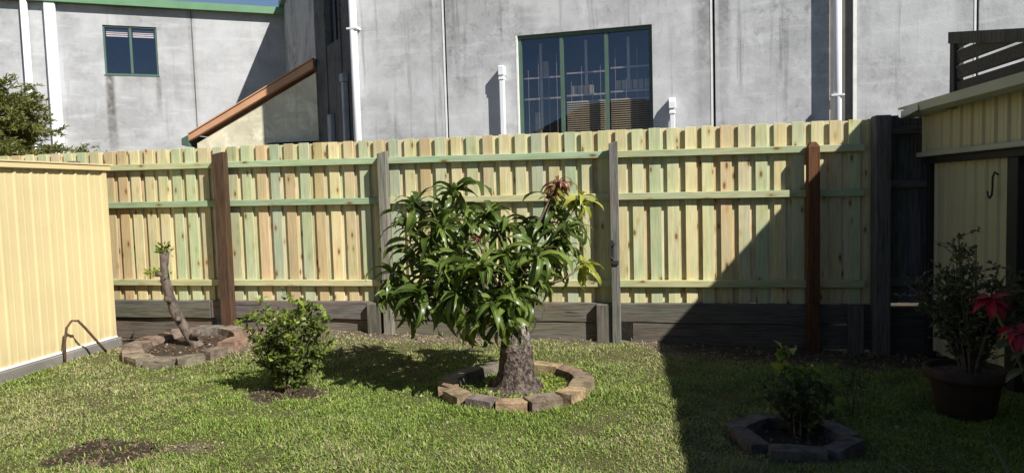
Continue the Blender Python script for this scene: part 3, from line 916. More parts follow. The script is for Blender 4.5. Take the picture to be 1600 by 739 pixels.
# local: x = outwards to the right, y = along wall; wall face at x=0 facing -x
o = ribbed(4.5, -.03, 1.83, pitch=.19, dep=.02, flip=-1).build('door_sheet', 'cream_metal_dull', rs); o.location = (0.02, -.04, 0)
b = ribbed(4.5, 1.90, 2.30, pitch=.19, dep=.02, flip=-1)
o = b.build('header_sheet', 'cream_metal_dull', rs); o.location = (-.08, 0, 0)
MB().box(-.135, -.08, -4.5, .02, 1.855, 1.90).build('head_flashing', 'gutter', rs, bevel=.005)
MB().box(-.07, .02, -4.5, .0, 1.79, 1.85).build('door_rail', 'black_trim', rs, bevel=.004)
MB().box(-.04, .03, -.05, .01, -.1, 1.79).build('door_post', 'black_trim', rs, bevel=.004)
MB().box(-.05, .03, -1.62, -1.47, -.1, 1.79).build('door_post', 'black_trim', rs, bevel=.004)
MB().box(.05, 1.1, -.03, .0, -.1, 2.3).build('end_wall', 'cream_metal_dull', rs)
g = MB(); prof = [(-.40, 2.315), (-.385, 2.245), (-.33, 2.225), (-.28, 2.225), (-.28, 2.31), (-.29, 2.31), (-.29, 2.235), (-.33, 2.235), (-.375, 2.255), (-.39, 2.315)]
g.prism([(x, 0, z) for x, z in prof], (0, -4.5, 0), (0, -.72, 0))
g.prism([(x, 0, z) for x, z in prof[:4]] + [(-.28, 0, 2.315)], (0, -.719, 0), (0, -.71, 0))
g.build('gutter', 'gutter', rs)
g = MB(); g.add([(-.40, -.71, 2.315), (-.40, -.71, 2.25), (-.30, -.05, 2.23), (-.30, -.05, 2.30), (-.1, -.05, 2.30), (-.1, -.71, 2.33), (-.1, -.05, 2.24), (-.1, -.71, 2.24)],
     [(0, 1, 2, 3), (0, 3, 4, 5), (3, 2, 6, 4), (1, 7, 6, 2), (0, 5, 7, 1)])
g.build('gutter_end', 'gutter', rs)
MB().prism([(-.30, 0, 2.32), (1.3, 0, 2.42), (1.3, 0, 2.44), (-.30, 0, 2.34)], (0, -4.5, 0), (0, .02, 0)).build('roof', 'gutter', rs)
hk = MB(); hk.tube([(-.02, -1.28, 1.66), (-.05, -1.29, 1.68), (-.07, -1.30, 1.64), (-.075, -1.31, 1.56), (-.07, -1.29, 1.50), (-.065, -1.25, 1.475), (-.06, -1.21, 1.49), (-.06, -1.20, 1.53)], .008, 6)
hk.build('hook', 'dark_metal', rs, smooth=True)

# slatted screen above the shed
sx = lambda y: 3.25 + .16 * y
scn = thing('slatted_screen', 'dark timber slatted screen with light showing between boards above right shed', 'screen', (sx(6.95), 6.95, 0), -SA)
MB().box(-.045, .045, -.09, 0, 2.3, 3.0).build('screen_post', 'old_timber', scn, bevel=.005, color=(0.10, 0.09, 0.085))
MB().prism([(0, .0, 2.95), (0, .0, 3.06), (0, -2.2, 2.642), (0, -2.2, 2.532)], (-.06, 0, 0), (.04, 0, 0)).build('top_beam', 'old_timber', scn, color=(0.11, 0.10, 0.09))
for k in range(5):
    zb = 2.30 + k * .148
    La = max(.1, (2.952 - zb) / .19 - .01); Lb = max(.08, (2.952 - zb - .118) / .19 - .01)
    MB().prism([(0, -.095, zb), (0, -.095, zb + .118), (0, -min(2.2, Lb), zb + .118), (0, -min(2.2, La), zb)], (-.018, 0, 0), (.018, 0, 0)).build('slat', 'old_timber_long', scn, bevel=.004, color=vary((0.12, 0.105, 0.09), .1))

# ------------------------------------------------------------------ stone tree rings
def stone_mesh(len_, rad, h, seed):
    bm = bmesh.new()
    bmesh.ops.create_cube(bm, size=1.0)
    bmesh.ops.subdivide_edges(bm, edges=list(bm.edges), cuts=2, use_grid_fill=True)
    for v in bm.verts:
        n = noise.noise_vector(Vector(v.co) * 2.3 + Vector((seed * 7.1, seed, 0)))
        edge = sum(1 for c in v.co if abs(c) > .49)
        k = (1, 1, .985, .96)[edge]
        v.co = Vector((v.co.x * len_ * k, v.co.y * rad * k, v.co.z * h * (k if v.co.z > 0 else 1))) + n * .006
    me = bpy.data.meshes.new('edging_stone')
    bm.to_mesh(me); bm.free()
    me.materials.append(M['stone'])
    return me
def stone_ring(root, r, n, rad, h, cols, sd, sx_=1.0, sy_=1.0, gap=1.0, skip=()):
    ms = [stone_mesh(2 * math.pi * r / n * gap, rad, h, sd + k) for k in range(4)]
    for k in range(n):
        if k in skip: continue
        a = 2 * math.pi * (k + .35) / n + random.uniform(-.035, .035)
        rr = r + random.uniform(-.018, .018)
        wp = Matrix.Rotation(root.rotation_euler.z, 3, 'Z') @ Vector((math.cos(a) * rr * sx_, math.sin(a) * rr * sy_, 0)) + root.location
        put('edging_stone', ms[k % 4], root, (math.cos(a) * rr * sx_, math.sin(a) * rr * sy_, gh(wp.x, wp.y) - root.location.z + h * .16 + random.uniform(-.006, .006)),
            (random.uniform(-.03, .03), random.uniform(-.03, .03), a + math.pi / 2 + random.uniform(-.1, .1)), (random.uniform(.93, 1.05), random.uniform(.92, 1.08), random.uniform(.9, 1.1)), vary(random.choice(cols), .16))
scol = [(0.30, 0.235, 0.175), (0.26, 0.205, 0.155), (0.34, 0.27, 0.20), (0.30, 0.21, 0.145), (0.24, 0.20, 0.165)]
rg = thing('stone_ring', 'ring of tan edging stones round the mango trunk', 'garden edging', (MANGO[0], MANGO[1], gh(*MANGO)), 0, 'tree rings of edging stones')
stone_ring(rg, .565, 14, .165, .12, scol + [(0.48, 0.34, 0.20)], 1)
rg = thing('stone_ring', 'ring of grey brown edging stones round the leaning pruned trunk', 'garden edging', (RINGL[0], RINGL[1], gh(*RINGL) - .01), 0.3, 'tree rings of edging stones')
stone_ring(rg, .525, 12, .19, .12, scol, 9)
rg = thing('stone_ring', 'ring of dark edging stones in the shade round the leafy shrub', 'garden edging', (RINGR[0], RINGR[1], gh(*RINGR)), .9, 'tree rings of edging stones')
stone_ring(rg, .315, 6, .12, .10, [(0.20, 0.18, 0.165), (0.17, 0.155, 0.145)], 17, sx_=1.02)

# ------------------------------------------------------------------ leaves
def leaf_mesh(name, L, W, e0, bend, mat, segs=6, fold=.28, wav=0.0, twist=0.0):
    """lance shaped leaf from the origin along +x, starting elevation e0 (deg), bending down"""
    vs = []; fs = []
    p = Vector((0, 0, 0)); ds = L / segs
    for j in range(segs + 1):
        t = j / segs
        ang = R(e0 - bend * (t ** 1.2))
        d = Vector((math.cos(ang), 0, math.sin(ang)))
        if j: p = p + d * ds
        w = W * .5 * (math.sin(math.pi * min(1, (t * .94 + .05)) ** .8) ** .85) * (1.0 if t < .97 else .2)
        if j == 0: w = W * .06
        if j == segs: w = W * .03
        nrm = Vector((-math.sin(ang), 0, math.cos(ang)))
        side = Vector((0, 1, 0)); tw = twist * t
        side2 = side * math.cos(tw) + nrm * math.sin(tw)
        lift = nrm * (w * fold) + nrm * (wav * W * math.sin(t * 9))
        lift2 = nrm * (w * fold) - nrm * (wav * W * math.sin(t * 9 + 1))
        vs += [p + side2 * w + lift, p, p - side2 * w + lift2]
    for j in range(segs):
        a = j * 3
        fs += [(a, a + 1, a + 4, a + 3), (a + 1, a + 2, a + 5, a + 4)]
    b = MB(); b.add(vs, fs)
    me = b.mesh(name, smooth=True, mat=mat)
    at = me.attributes.new('rib', 'FLOAT', 'POINT')
    at.data.foreach_set('value', [1.0 if k % 3 == 1 else 0.0 for k in range(len(vs))])
    return me

def merge(parts):
    """list of (mesh, matrix) -> arrays"""
    vs = []; fs = []; o = 0
    cache = {}
    for me, mx in parts:
        if me.name not in cache:
            a = np.empty(len(me.vertices) * 3); me.vertices.foreach_get('co', a)
            q = np.array([p.vertices[:] for p in me.polygons])
            cache[me.name] = (a.reshape(-1, 3), q)
        a, q = cache[me.name]
        mm = np.array(mx)
        vs.append(a @ mm[:3, :3].T + mm[:3, 3]); fs.append(q + o); o += len(a)
    return np.concatenate(vs), np.concatenate(fs)

# ---- mango tree
mt = thing('mango_tree', 'squat mango tree with thick cut trunk and long drooping glossy leaves', 'tree', (MANGO[0], MANGO[1], gh(*MANGO)))
tb = MB()
prof = [(-.05, .31), (.0, .265), (.025, .215), (.07, .172), (.15, .15), (.28, .138), (.38, .126), (.47, .108), (.56, .088), (.61, .082)]
n = 28; vs = []; fs = []
for z, r_ in prof:
    for k in range(n):
        a = 2 * math.pi * k / n
        rr = r_ * (1 + .07 * math.sin(3 * a + z * 5) + .05 * math.sin(7 * a - z * 9) * (1 - z) + .03 * noise.noise((math.cos(a) * 3, math.sin(a) * 3, z * 9)))
        vs.append((rr * math.cos(a) + .005 * z, rr * math.sin(a), z + (0.0 if z < .595 else .035 * math.cos(a + .5))))
for i in range(len(prof) - 1):
    for k in range(n):
        fs.append((i * n + k, i * n + (k + 1) % n, (i + 1) * n + (k + 1) % n, (i + 1) * n + k))
tb.add(vs, fs)
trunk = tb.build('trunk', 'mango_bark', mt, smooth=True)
top = vs[-n:]
cx = sum(p[0] for p in top) / n; cy = sum(p[1] for p in top) / n; cz = sum(p[2] for p in top) / n
MB().add(top + [(cx, cy, cz + .012)], [(k, (k + 1) % n, n) for k in range(n)]).build('cut_face', 'cut_wood', trunk)

def px_at(px, py, y):
    """a point of the tree seen at this place of the photo, at depth y (world)"""
    d = fwd + rt * ((px - 800) / 1100) - up * ((py - 369.5) / 1100)
    return Vector((0, 0, EYE)) + d * (y / d.y)
ros = [(708, 300, 5.75, 1.1), (650, 318, 5.85, 1.0), (762, 334, 5.8, .9), (634, 350, 6.0, 1.0), (690, 354, 5.6, 1.0), (614, 428, 5.85, 1.0),
       (645, 395, 5.95, 1.0), (668, 376, 5.7, 1.0), (690, 418, 5.55, 1.0), (722, 390, 5.6, 1.05), (752, 424, 5.33, 1.3), (784, 358, 5.75, 1.0), (786, 400, 5.55, 1.0),
       (838, 394, 5.5, 1.1), (882, 362, 5.75, 1.05), (850, 352, 5.9, .95), (826, 348, 6.05, .85), (868, 322, 5.9, .9), (655, 455, 5.6, 1.0), (622, 452, 5.95, .95),
       (694, 446, 5.75, 1.0), (716, 460, 5.5, 1.0), (806, 436, 5.6, 1.0), (840, 436, 5.7, 1.0), (866, 404, 5.95, .9), (678, 332, 5.95, 1.0),
       (812, 408, 5.9, .9), (740, 472, 5.85, .9), (725, 330, 6.1, .95), (700, 392, 6.15, 1.0),
       (725, 425, 6.1, 1.0), (893, 345, 6.0, .8), (770, 478, 5.35, .95), (668, 425, 6.2, .9), (725, 362, 5.75, 1.0), (880, 388, 5.8, .85),
       (775, 425, 5.95, .95), (680, 464, 5.95, .9), (735, 488, 5.6, .9), (700, 474, 5.7, .95), (640, 474, 5.8, .9), (800, 462, 5.35, .85), (605, 455, 5.75, .75), (752, 500, 5.45, .85), (786, 500, 5.5, .9), (778, 470, 5.5, 1.0), (822, 470, 5.55, .85)]
special = [(905, 312, 5.8, .8, 'y'), (915, 412, 5.85, .72, 'y'), (868, 300, 5.85, .6, 'y'), (874, 284, 5.85, .85, 'r'), (868, 292, 5.8, .7, 'r'), (744, 372, 5.45, .36, 'r')]
variants = {'g': [], 'y': [], 'r': []}
for e0 in (72, 48, 24, 2, -25):
    for q in range(2):
        variants['g'].append((e0, leaf_mesh('leaf', .25 + .06 * q, .044 + .006 * q, e0, 100 + 30 * q, 'leaf_mango', wav=.14, twist=1.2 * (q - .5))))
    variants['y'].append((e0, leaf_mesh('leaf', .25, .052, e0, 110, 'leaf_mango_yellow', wav=.10)))
    variants['r'].append((e0, leaf_mesh('leaf', .22, .036, e0, 150, 'leaf_mango_red', wav=.05)))
leaves = []
mloc = Vector(mt.location)
centres = []
for it in ros + special:
    px, py, yy, sc = it[:4]; kind = it[4] if len(it) > 4 else 'g'
    c = px_at(px, py, yy) - mloc
    centres.append((c, sc, kind))
    cnt = 22 if kind != 'r' else 13
    ph = random.uniform(0, 6.28)
    for k in range(cnt):
        e0, me = random.choice(variants[kind])
        if k < 3: e0, me = random.choice([v for v in variants[kind] if v[0] >= 50])
        az = ph + k * 2.4 + random.uniform(-.25, .25)
        sc_ = sc * random.choice((.6, .8, .9, 1.0, 1.1, 1.2)) * random.uniform(.92, 1.08)
        off = Vector((random.uniform(-.015, .015), random.uniform(-.015, .015), random.uniform(-.06, .02))) * sc
        mx = Matrix.Translation(c + off) @ Euler((random.uniform(-.7, .7), random.uniform(-.2, .25), az)).to_matrix().to_4x4() @ Matrix.Scale(sc_, 4)
        dist = (c + mloc - Vector((0, 0, EYE))).length - random.uniform(0, .15)
        leaves.append((dist, me, mx, kind))
leaves.sort(key=lambda t: t[0])
for dist, me, mx, kind in leaves[:300]:
    o = put('leaf', me, mt); o.matrix_local = mx
    if kind == 'y': o['label'] = 'yellow green young leaf'
    if kind == 'r': o['label'] = 'reddish brown new leaf'
for kind, nm in (('g', 'leaf_mango'), ('y', 'leaf_mango_yellow'), ('r', 'leaf_mango_red')):
    rest = [(me, mx) for d_, me, mx, k_ in leaves[300:] if k_ == kind]
    if rest:
        v_, f_ = merge(rest)
        o = put('foliage', fast_mesh('foliage', v_, f_, mat=nm, smooth=True), mt); o['kind'] = 'stuff'
base_pts = [Vector((.04, 0, .5)), Vector((0, .03, .55)), Vector((.05, .05, .58))]
limbs = [Vector((-.28, .02, .78)), Vector((-.12, -.12, .85)), Vector((.02, -.15, .82)), Vector((.2, 0, .85)), Vector((.05, .15, .95)), Vector((-.3, .2, .9))]
for k, L_ in enumerate(limbs):
    b0 = base_pts[k % 3]
    MB().tube([b0, b0.lerp(L_, .5) + Vector((0, 0, -.03)), L_], [.05, .038, .028], 8).build('limb', 'bark_grey', mt, smooth=True)
for c, sc, kind in centres:
    q = min(limbs, key=lambda p: (p - c).length)
    midp = q.lerp(c, .5) + Vector((random.uniform(-.04, .04), random.uniform(-.04, .04), random.uniform(-.05, .03)))
    MB().tube([q, midp, c], [.018, .011, .006], 6).build('branch', 'bark_stem', mt, smooth=True)

# ---- generic small-leaf foliage (one mesh)
def leaf_cloud(P, D, size, mat, name, parent, width=.5, curl=.25, size_var=.35):
    """P (n,3) leaf bases, D (n,3) leaf directions -> folded oval leaves, 4 quads each"""
    n = len(P)
    D = D / np.linalg.norm(D, axis=1, keepdims=True)
    rnd = rng.normal(size=(n, 3)); S = np.cross(D, rnd + np.array([0, 0, .6])); S /= np.linalg.norm(S, axis=1, keepdims=True)
    N = np.cross(S, D)
    sz = size * rng.uniform(1 - size_var, 1 + size_var, (n, 1))
    w = sz * width * .5
    pts = [P, P + D * sz * .5 - N * sz * curl * .05 + S * w + N * w * .35, P + D * sz * .48, P + D * sz * .5 - S * w + N * w * .35, P + D * sz - N * sz * curl]
    V_ = np.stack(pts, 1).reshape(-1, 3)
    b = np.arange(n)[:, None] * 5
    F3 = np.concatenate([b + np.array([0, 2, 1]), b + np.array([0, 3, 2]), b + np.array([1, 2, 4]), b + np.array([2, 3, 4])])
    o = put(name, fast_mesh(name, V_, None, F3, mat=mat), parent)
    o['kind'] = 'stuff'
    return o

def stems_shrub(root, n, height, spread, twigs, leaves_per, size, mat, width=.5, top_mat=None, stem_r=.008, bark='bark_stem', droop=.0, base_r=.05, min_h=.15, upright=.5, shape=None):
    Pn = []; Dn = []
    st = MB(); tops = []
    for i in range(n):
        a = random.uniform(0, 6.28); r_ = spread * math.sqrt(random.random())
        h_ = height * random.uniform(.55, 1.0) * (1 - .35 * (r_ / spread) ** 2)
        if shape: h_ = shape(r_ / spread, h_)
        b0 = Vector((math.cos(a) * base_r * random.random(), math.sin(a) * base_r * random.random(), 0))
        tip = Vector((math.cos(a) * r_, math.sin(a) * r_, h_))
        mid_ = b0.lerp(tip, .5) + Vector((-math.cos(a) * r_ * .15 * upright, -math.sin(a) * r_ * .15 * upright, random.uniform(-.03, .05)))
        st.tube([b0, mid_, tip], [stem_r, stem_r * .7, stem_r * .3], 5, cap=False)
        tops.append(tip)
        for t_ in range(twigs):
            t = random.uniform(min_h, 1.0)
            p = b0.lerp(mid_, t * 2) if t < .5 else mid_.lerp(tip, t * 2 - 1)
            ta = random.uniform(0, 6.28); ln = random.uniform(.04, .12) * (height / .8)
            q = p + Vector((math.cos(ta) * ln, math.sin(ta) * ln, random.uniform(-.3, 1.0) * ln))
            st.tube([p, q], [stem_r * .35, stem_r * .2], 4, cap=False)
            for k in range(leaves_per):
                w_ = random.random()
                Pn.append(p.lerp(q, w_)); Dn.append(((q - p).normalized() * .5 + Vector((random.gauss(0, .6), random.gauss(0, .6), random.gauss(.25 - droop, .5)))))
    st.build('stem', bark, root)
    o = leaf_cloud(np.array([p[:] for p in Pn]), np.array([d[:] for d in Dn]), size, mat, 'foliage', root, width)
    if top_mat:
        Pn = []; Dn = []
        for tip in tops:
            for k in range(7):
                Pn.append(tip + Vector((random.gauss(0, .015), random.gauss(0, .015), random.uniform(-.05, .01)))); Dn.append(Vector((random.gauss(0, .6), random.gauss(0, .6), random.uniform(.1, 1))))
        leaf_cloud(np.array([p[:] for p in Pn]), np.array([d[:] for d in Dn]), size * 1.15, top_mat, 'young_foliage', root, width)
    return tops

bu = thing('bush', 'small rounded glossy green bush in a dark mulch patch on the lawn', 'bush', (BUSH[0], BUSH[1], gh(*BUSH)))
stems_shrub(bu, 52, .82, .36, 12, 7, .048, 'leaf_bush', .52, 'leaf_fresh', .007, base_r=.08, min_h=.12, shape=lambda q, h: random.uniform(.38, .86) * (1 - .12 * q))

# ---- pruned leaning tree
RT_ = (-3.44, 7.5)
pt = thing('pruned_tree', 'leaning bare pruned tree trunk with leafy sprouts at its cut top', 'tree', (RT_[0], RT_[1], gh(*RT_)))
ploc = Vector(pt.location)
path = [px_at(x, y, 7.5) - ploc for x, y in ((322, 556), (312, 545), (300, 530), (286, 508), (272, 484), (265, 460), (258, 438), (256, 418), (257, 396))]
tr = MB().tube(path, [.095, .066, .058, .053, .055, .047, .05, .041, .05], 12)
for q in range(len(tr.v)):
    v_ = Vector(tr.v[q]); tr.v[q] = tuple(v_ + noise.noise_vector(v_ * 14) * .012)
tr = tr.build('trunk', 'bark_grey', pt, smooth=True)
MB().tube([px_at(266, 470, 7.44) - ploc, px_at(258, 466, 7.40) - ploc], [.035, .028], 8).build('branch_stub', 'bark_grey', pt, smooth=True)
MB().tube([px_at(281, 500, 7.44) - ploc, px_at(275, 497, 7.40) - ploc], [.032, .026], 8).build('branch_stub', 'bark_grey', pt, smooth=True)
sb = [px_at(258, 432, 7.5) - ploc, px_at(250, 428, 7.48) - ploc, px_at(243, 429, 7.47) - ploc]
MB().tube(sb, [.04, .03, .024], 8).build('branch_stub', 'bark_grey', pt, smooth=True)
MB().tube([px_at(300, 526, 7.46) - ploc, px_at(312, 520, 7.42) - ploc], [.035, .026], 8).build('branch_stub', 'bark_grey', pt, smooth=True)
def sprout(c, n, spread, size, mat, upk=.5):
    P = []; D = []
    for k in range(n):
        d = Vector((random.gauss(0, 1), random.gauss(0, 1), random.gauss(upk, .7))).normalized()
        P.append((c + d * random.uniform(.0, spread))[:]); D.append((d + Vector((0, 0, .2)))[:])
    leaf_cloud(np.array(P), np.array(D), size, mat, 'sprout', pt, .42)
sprout(px_at(258, 392, 7.5) - ploc, 55, .07, .05, 'leaf_bush')
sprout(px_at(252, 396, 7.5) - ploc, 25, .06, .05, 'leaf_fresh')
sprout(px_at(240, 426, 7.46) - ploc, 45, .06, .05, 'leaf_fresh', .1)
sprout(px_at(265, 430, 7.45) - ploc, 5, .02, .035, 'leaf_fresh', .5)

# ---- shrub in the dark stone ring
RX = (1.86, 4.55)
ds = thing('shrub', 'shaded leafy shrub with bright green top leaves inside the dark stone ring', 'shrub', (RX[0], RX[1], gh(*RX)))
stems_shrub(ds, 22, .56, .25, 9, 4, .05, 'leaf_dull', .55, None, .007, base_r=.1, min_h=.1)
P = []; D = []
for (px, py) in ((1225, 548), (1240, 548), (1232, 560), (1228, 572), (1238, 575), (1268, 572), (1272, 582), (1250, 578), (1255, 585), (1222, 556)):
    c = px_at(px, py, 4.5) - Vector(ds.location)
    for k in range(3):
        P.append((c + Vector((random.gauss(0, .012), random.gauss(0, .012), random.gauss(0, .012))))[:]); D.append((random.gauss(0, .8), random.gauss(-.3, .5), random.gauss(.2, .4)))
leaf_cloud(np.array(P), np.array(D), .075, 'leaf_fresh', 'young_foliage', ds, .7)
st = MB()
for px, py in ((1232, 560), (1268, 578)): st.tube([(0, 0, 0), px_at(px, py + 8, 4.5) - Vector(ds.location)], [.007, .004], 5)
st.build('shoot', 'leaf_fresh', ds)
sp = (2.35, 4.85)
sd = thing('seedling', 'thin seedling with narrow pale leaves behind the shaded shrub', 'plant', (sp[0], sp[1], gh(*sp)))
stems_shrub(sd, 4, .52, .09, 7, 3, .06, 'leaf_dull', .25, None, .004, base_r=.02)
sp2 = (1.95, 6.9)
# ---- pot and its shrub
PT = (3.10, 4.78)
pot = thing('flower_pot', 'large dark terracotta flower pot in the shade by the right shed', 'pot', (PT[0], PT[1], gh(*PT)))
MB().lathe([(0.0, .0), (.165, .0), (.175, .01), (.215, .25), (.222, .262), (.252, .265), (.258, .28), (.256, .325), (.245, .335), (.228, .33), (.222, .29), (.0, .285)], 36).build('vessel', 'terracotta', pot, smooth=True)
MB().lathe([(.221, .296), (.12, .305), (0, .31)], 24).build('soil', 'soil', pot, smooth=True)
ps = thing('potted_shrub', 'open twiggy small leaved shrub growing in the terracotta pot', 'shrub', (PT[0] + .03, PT[1], gh(*PT) + .30))
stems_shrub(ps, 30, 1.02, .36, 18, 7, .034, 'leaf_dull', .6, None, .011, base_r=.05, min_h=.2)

# ---- poinsettia at the right edge
pz = thing('poinsettia', 'red flowering poinsettia leaning in from the right edge', 'plant', (2.62, 3.35, 0))
zl0 = Vector(pz.location)
bract = [leaf_mesh('bract', .12, .044, e, 70, 'leaf_red', segs=5, fold=.2, wav=.06) for e in (35, 5, -25)]
gl_ = [leaf_mesh('leaf', .13, .06, e, 60, 'leaf_dull', segs=5, fold=.2) for e in (20, -15)]
st = MB()
for (px, py, yy, nb, sc) in ((1548, 468, 3.2, 15, .95), (1592, 520, 3.1, 13, .9), (1640, 500, 3.2, 12, .9)):
    c = px_at(px, py, yy) - zl0
    st.tube([(0, 0, 0), c * .5 + Vector((.06, 0, .05)), c], [.014, .011, .006], 6)
    for k in range(nb):
        put('bract', bract[k % 3], pz, c, (random.uniform(-.4, .4), random.uniform(-.3, .3), k * 2.4 + random.uniform(-.2, .2)), (sc * random.uniform(.8, 1.1),) * 3)
    for k in range(8):
        q = c * random.uniform(.55, .93) + Vector((.05, 0, .03))
        put('leaf', random.choice(gl_), pz, q, (random.uniform(-.4, .4), random.uniform(-.2, .2), random.uniform(0, 6.28)), (random.uniform(.8, 1.15),) * 3)
st.build('stem', 'bark_stem', pz)

# ---- strap leaved plants at the lower right corner
for (bx_, by_, lab, items) in ((2.05, 3.28, 'strap leaved plant with pale arching blades at lower right', ((2.6, 70, .42), (2.2, 60, .36), (3.4, 55, .4), (.6, 62, .3), (4.6, 50, .3))),
                               (2.36, 3.22, 'upright strap leaved plant in the bottom right corner', ((1.7, 82, .45), (2.6, 72, .4), (.4, 70, .35), (4.4, 66, .3)))):
    t_ = thing('strap_plant', lab, 'plant', (bx_, by_, gh(bx_, by_)), 0, 'strap leaved plants')
    for az, e0, L_ in items:
        put('leaf', leaf_mesh('leaf', L_, .022, e0, 45, 'leaf_strap', segs=7, fold=.35), t_, (0, 0, 0), (0, 0, az))

# ---- rusty hoop by the left shed
hp = MB()
pts = [px_at(x, y, yy) for x, y, yy in ((101, 566, 7.12), (101, 535, 7.12), (104, 512, 7.13), (112, 501, 7.15), (122, 501, 7.19), (133, 512, 7.26), (150, 531, 7.36), (168, 549, 7.5))]
pts[0].z = -.05; pts[-1].z = min(pts[-1].z, .03)
b0 = Vector((pts[0].x, pts[0].y, 0))
o = hp.tube([p - b0 for p in pts], .013, 8).build('bent_pipe', 'rust', None, smooth=True); o.location = b0
tag(o, 'rusty bent pipe hoop standing beside the left cream shed', 'pipe')

# ------------------------------------------------------------------ feathery tree beyond the fence at the left
ft = thing('feathery_tree', 'feathery olive green tree rising behind the fence at the left edge', 'tree', (-7.65, 10.6, 0))
MB().tube([(-.1, 0, -.1), (-.05, .05, 1.5), (.05, 0, 2.6), (.0, .05, 3.4)], [.11, .09, .06, .02], 8).build('trunk', 'bark_stem', ft, smooth=True)
br = MB(); P = []; D = []
for k in range(120):
    z = random.uniform(1.7, 3.35); a = random.uniform(0, 6.28)
    L_ = random.uniform(.7, 1.35) * (1.0 if z < 2.75 else .72)
    if math.cos(a) > 0.3 and z > 2.65: L_ *= .6
    elif math.cos(a) > 0.2: L_ *= 1.12
    p0 = Vector((0, 0, z - .15))
    p1 = p0 + Vector((math.cos(a) * L_ * .55, math.sin(a) * L_ * .55, .18 + random.uniform(-.05, .15)))
    p2 = p0 + Vector((math.cos(a) * L_, math.sin(a) * L_, random.uniform(-.15, .3)))
    br.tube([p0, p1, p2], [.018, .010, .003], 5, cap=False)
    for j in range(13):
        t = random.uniform(.3, 1.0)
        q = p0.lerp(p1, t * 2) if t < .5 else p1.lerp(p2, t * 2 - 1)
        ta = a + random.uniform(-1.2, 1.2); ln = random.uniform(.12, .3)
        e = q + Vector((math.cos(ta) * ln, math.sin(ta) * ln, random.uniform(-.08, .14)))
        br.tube([q, e], [.004, .002], 3, cap=False)
        for i in range(26):
            w_ = random.random()
            P.append(q.lerp(e, w_)[:]); dd = (e - q).normalized() + Vector((random.gauss(0, .6), random.gauss(0, .6), random.gauss(.1, .5))); D.append(dd[:])
br.build('limb', 'bark_stem', ft)
leaf_cloud(np.array(P), np.array(D), .075, 'leaf_feather', 'crown', ft, .24)

# ------------------------------------------------------------------ lawn
def visible(x, y, mrg=.06):
    return np.abs(x) < (0.745 + mrg) * y + .15
NB = 760000
u = rng.uniform(0, 1, NB)
yy = 3.05 * (8.6 / 3.05) ** (u ** .92)
xx = (rng.uniform(-1, 1, NB)) * (.76 * yy + .95)
fd = fence_y(xx) - yy
ok = (fd > .06) & (xx < 3.0 + .16 * yy - .02) & (xx > -5.83 + .16 * yy + .08)
bz = bare(xx, yy)
patch = fnoise(xx, yy, 1.6, 4); fine = fnoise(xx, yy, 6, 2)
dens = (1 - bz) * np.clip(.80 + .22 * fine - .22 * np.clip(patch + .2, 0, 1), .18, 1) + .05
dm = np.hypot(xx - MANGO[0], yy - MANGO[1])
dens *= np.where((dm > .49) & (dm < .66), 0.1, 1)
dl = np.hypot(xx - RINGL[0], yy - RINGL[1]); dens *= np.where(dl < .64, np.where(dl > .46, 0.04, .15), 1)
dr = np.hypot(xx - RINGR[0], yy - RINGR[1]); dens *= np.where((dr < .43), .12, 1)
ok &= rng.uniform(0, 1, NB) < dens
xx, yy, fd, patch, fine, bz, dm = (a[ok] for a in (xx, yy, fd, patch, fine, bz, dm))
n = len(xx)
zz = gz(xx, yy) + .012 * fnoise(xx, yy, 2.2, 2) + .007 * fnoise(xx, yy, 14, 3) - .004
az = rng.uniform(0, 2 * math.pi, n)
L_ = rng.uniform(.013, .036, n) * (1 + .35 * np.clip(fine, -1, 1)) * (1 + .3 * np.clip(fnoise(xx, yy, 11, 3), -1, 1))
edge = (fd < .16) | (np.abs(xx + 5.83 - .16 * yy - .16) < .1) | ((dm > .64) & (dm < .80)) | ((np.abs(np.hypot(xx - RINGL[0], yy - RINGL[1]) - .68) < .07))
L_ = np.where(edge, L_ * 1.35, L_)
lean = rng.uniform(.45, 1.45, n)
W_ = rng.uniform(.0016, .0034, n) * (1 + .25 * (yy - 3.2) / 2)
dx, dy = np.cos(az), np.sin(az)
sxx, syy = -dy, dx
h1_ = L_ * .55; 
P0_ = np.stack([xx, yy, zz], 1)
d1 = np.stack([dx * np.sin(lean * .6), dy * np.sin(lean * .6), np.cos(lean * .6)], 1)
d2 = np.stack([dx * np.sin(lean * 1.3), dy * np.sin(lean * 1.3), np.cos(lean * 1.3)], 1)
S_ = np.stack([sxx, syy, np.zeros(n)], 1) * W_[:, None]
Pm = P0_ + d1 * h1_[:, None]; Pt = Pm + d2 * (L_ * .6)[:, None]
Vb = np.stack([P0_ - S_ * .7, P0_ + S_ * .7, Pm + S_, Pm - S_, Pt], 1).reshape(-1, 3)
bi = np.arange(n)[:, None] * 5
F4 = bi + np.array([0, 1, 2, 3]); F3 = bi + np.array([3, 2, 4])
green = np.array([.18, .255, .05]); lime = np.array([.27, .345, .075]); straw = np.array([.38, .33, .17]); deep = np.array([.11, .17, .038]); grey = np.array([.22, .235, .12])
dry = np.clip(.20 + .26 * patch + .16 * fine + .35 * smooth(1.6, .6, fd) + .25 * smooth(-.6, -2.4, xx) * smooth(5.0, 6.2, yy) , 0.08, .8)
lush = np.exp(-((dm - .85) / .45) ** 2)
dry = dry * (1 - .65 * lush)
r1 = rng.uniform(0, 1, n)[:, None]; r2 = rng.uniform(0, 1, n)[:, None]
cg = np.where(r2 < .25, deep, np.where(r2 < .68, green, lime))
cdry = np.where(r2 < .55, straw, grey)
C_ = np.where(r1 < dry[:, None], cdry, cg) * rng.uniform(.9, 1.4, (n, 1))
tint = np.concatenate([np.repeat(C_, 5, 0), np.ones((n * 5, 1))], 1)
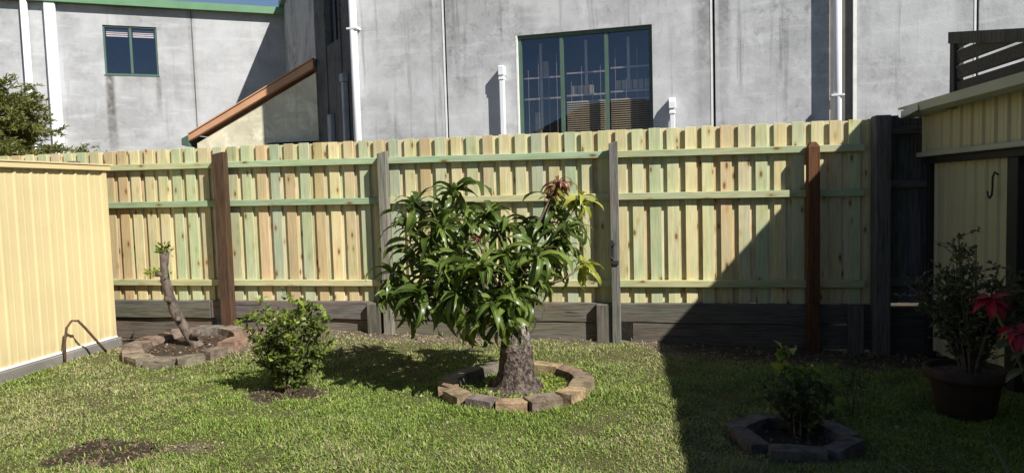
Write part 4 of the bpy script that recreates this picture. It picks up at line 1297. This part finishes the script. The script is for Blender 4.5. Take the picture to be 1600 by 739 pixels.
lawn = put('lawn', fast_mesh('lawn', Vb, F4, F3, 'grass_blade', tint))
tag(lawn, 'short patchy green and straw coloured lawn grass covering the yard', 'grass', kind='stuff')

# weeds inside the mango ring
m_ = 420
a = rng.uniform(0, 6.28, m_); r_ = rng.uniform(.24, .47, m_)
wx, wy_ = MANGO[0] + r_ * np.cos(a), MANGO[1] + r_ * np.sin(a)
keep = fnoise(wx, wy_, 5, 1) > -.35
wx, wy_ = wx[keep], wy_[keep]
P = np.stack([wx, wy_, gz(wx, wy_) + .01], 1)
D = np.stack([rng.normal(0, 1, len(wx)), rng.normal(0, 1, len(wx)), rng.uniform(.3, 1.2, len(wx))], 1)
o = leaf_cloud(P, D, .04, 'leaf_fresh', 'weeds', None, .5)
tag(o, 'low green weeds growing round the trunk inside the stone ring', 'weeds', kind='stuff')

# leaf litter, bark chips and pebbles on the bare strip
m_ = 26000
yy = rng.uniform(3.3, 8.6, m_); xx = rng.uniform(-1, 1, m_) * (.79 * yy)
bz = bare(xx, yy)
keep = (rng.uniform(0, 1, m_) < bz * .9 + .03) & (fence_y(xx) - yy > .07) & (xx > -5.83 + .16 * yy + .08) & (xx < 3.0 + .16 * yy)
xx, yy = xx[keep], yy[keep]; n = len(xx)
zz = gz(xx, yy) + .012 * fnoise(xx, yy, 2.2, 2) + .007 * fnoise(xx, yy, 14, 3) + .004
a = rng.uniform(0, 6.28, n); sz = rng.uniform(.006, .022, n); asp = rng.uniform(.3, .9, n)
tx = np.stack([np.cos(a), np.sin(a), rng.normal(0, .35, n)], 1) * sz[:, None]
ty = np.stack([-np.sin(a), np.cos(a), rng.normal(0, .35, n)], 1) * (sz * asp)[:, None]
ct_ = np.stack([xx, yy, zz], 1); hh = np.stack([np.zeros(n), np.zeros(n), sz * .6], 1)
Vb = np.stack([ct_ - tx, ct_ - ty, ct_ + tx, ct_ + ty, ct_ + hh], 1).reshape(-1, 3)
bi = np.arange(n)[:, None] * 5
F3 = np.concatenate([bi + np.array(q) for q in ([0, 1, 4], [1, 2, 4], [2, 3, 4], [3, 0, 4])])
pal = np.array([[.28, .22, .155], [.36, .30, .23], [.16, .105, .07], [.08, .058, .042], [.32, .22, .13], [.22, .18, .14]])
mu = mulch(xx, yy)
ci = rng.integers(0, 6, n); ci = np.where(rng.uniform(0, 1, n) < mu, rng.integers(2, 4, n), ci)
tint = np.concatenate([np.repeat(pal[ci] * rng.uniform(.7, 1.2, (n, 1)), 5, 0), np.ones((n * 5, 1))], 1)
o = put('leaf_litter', fast_mesh('leaf_litter', Vb, None, F3, 'litter', tint))
tag(o, 'dry leaf litter, bark chips and pebbles on the bare dirt', 'litter', kind='stuff')
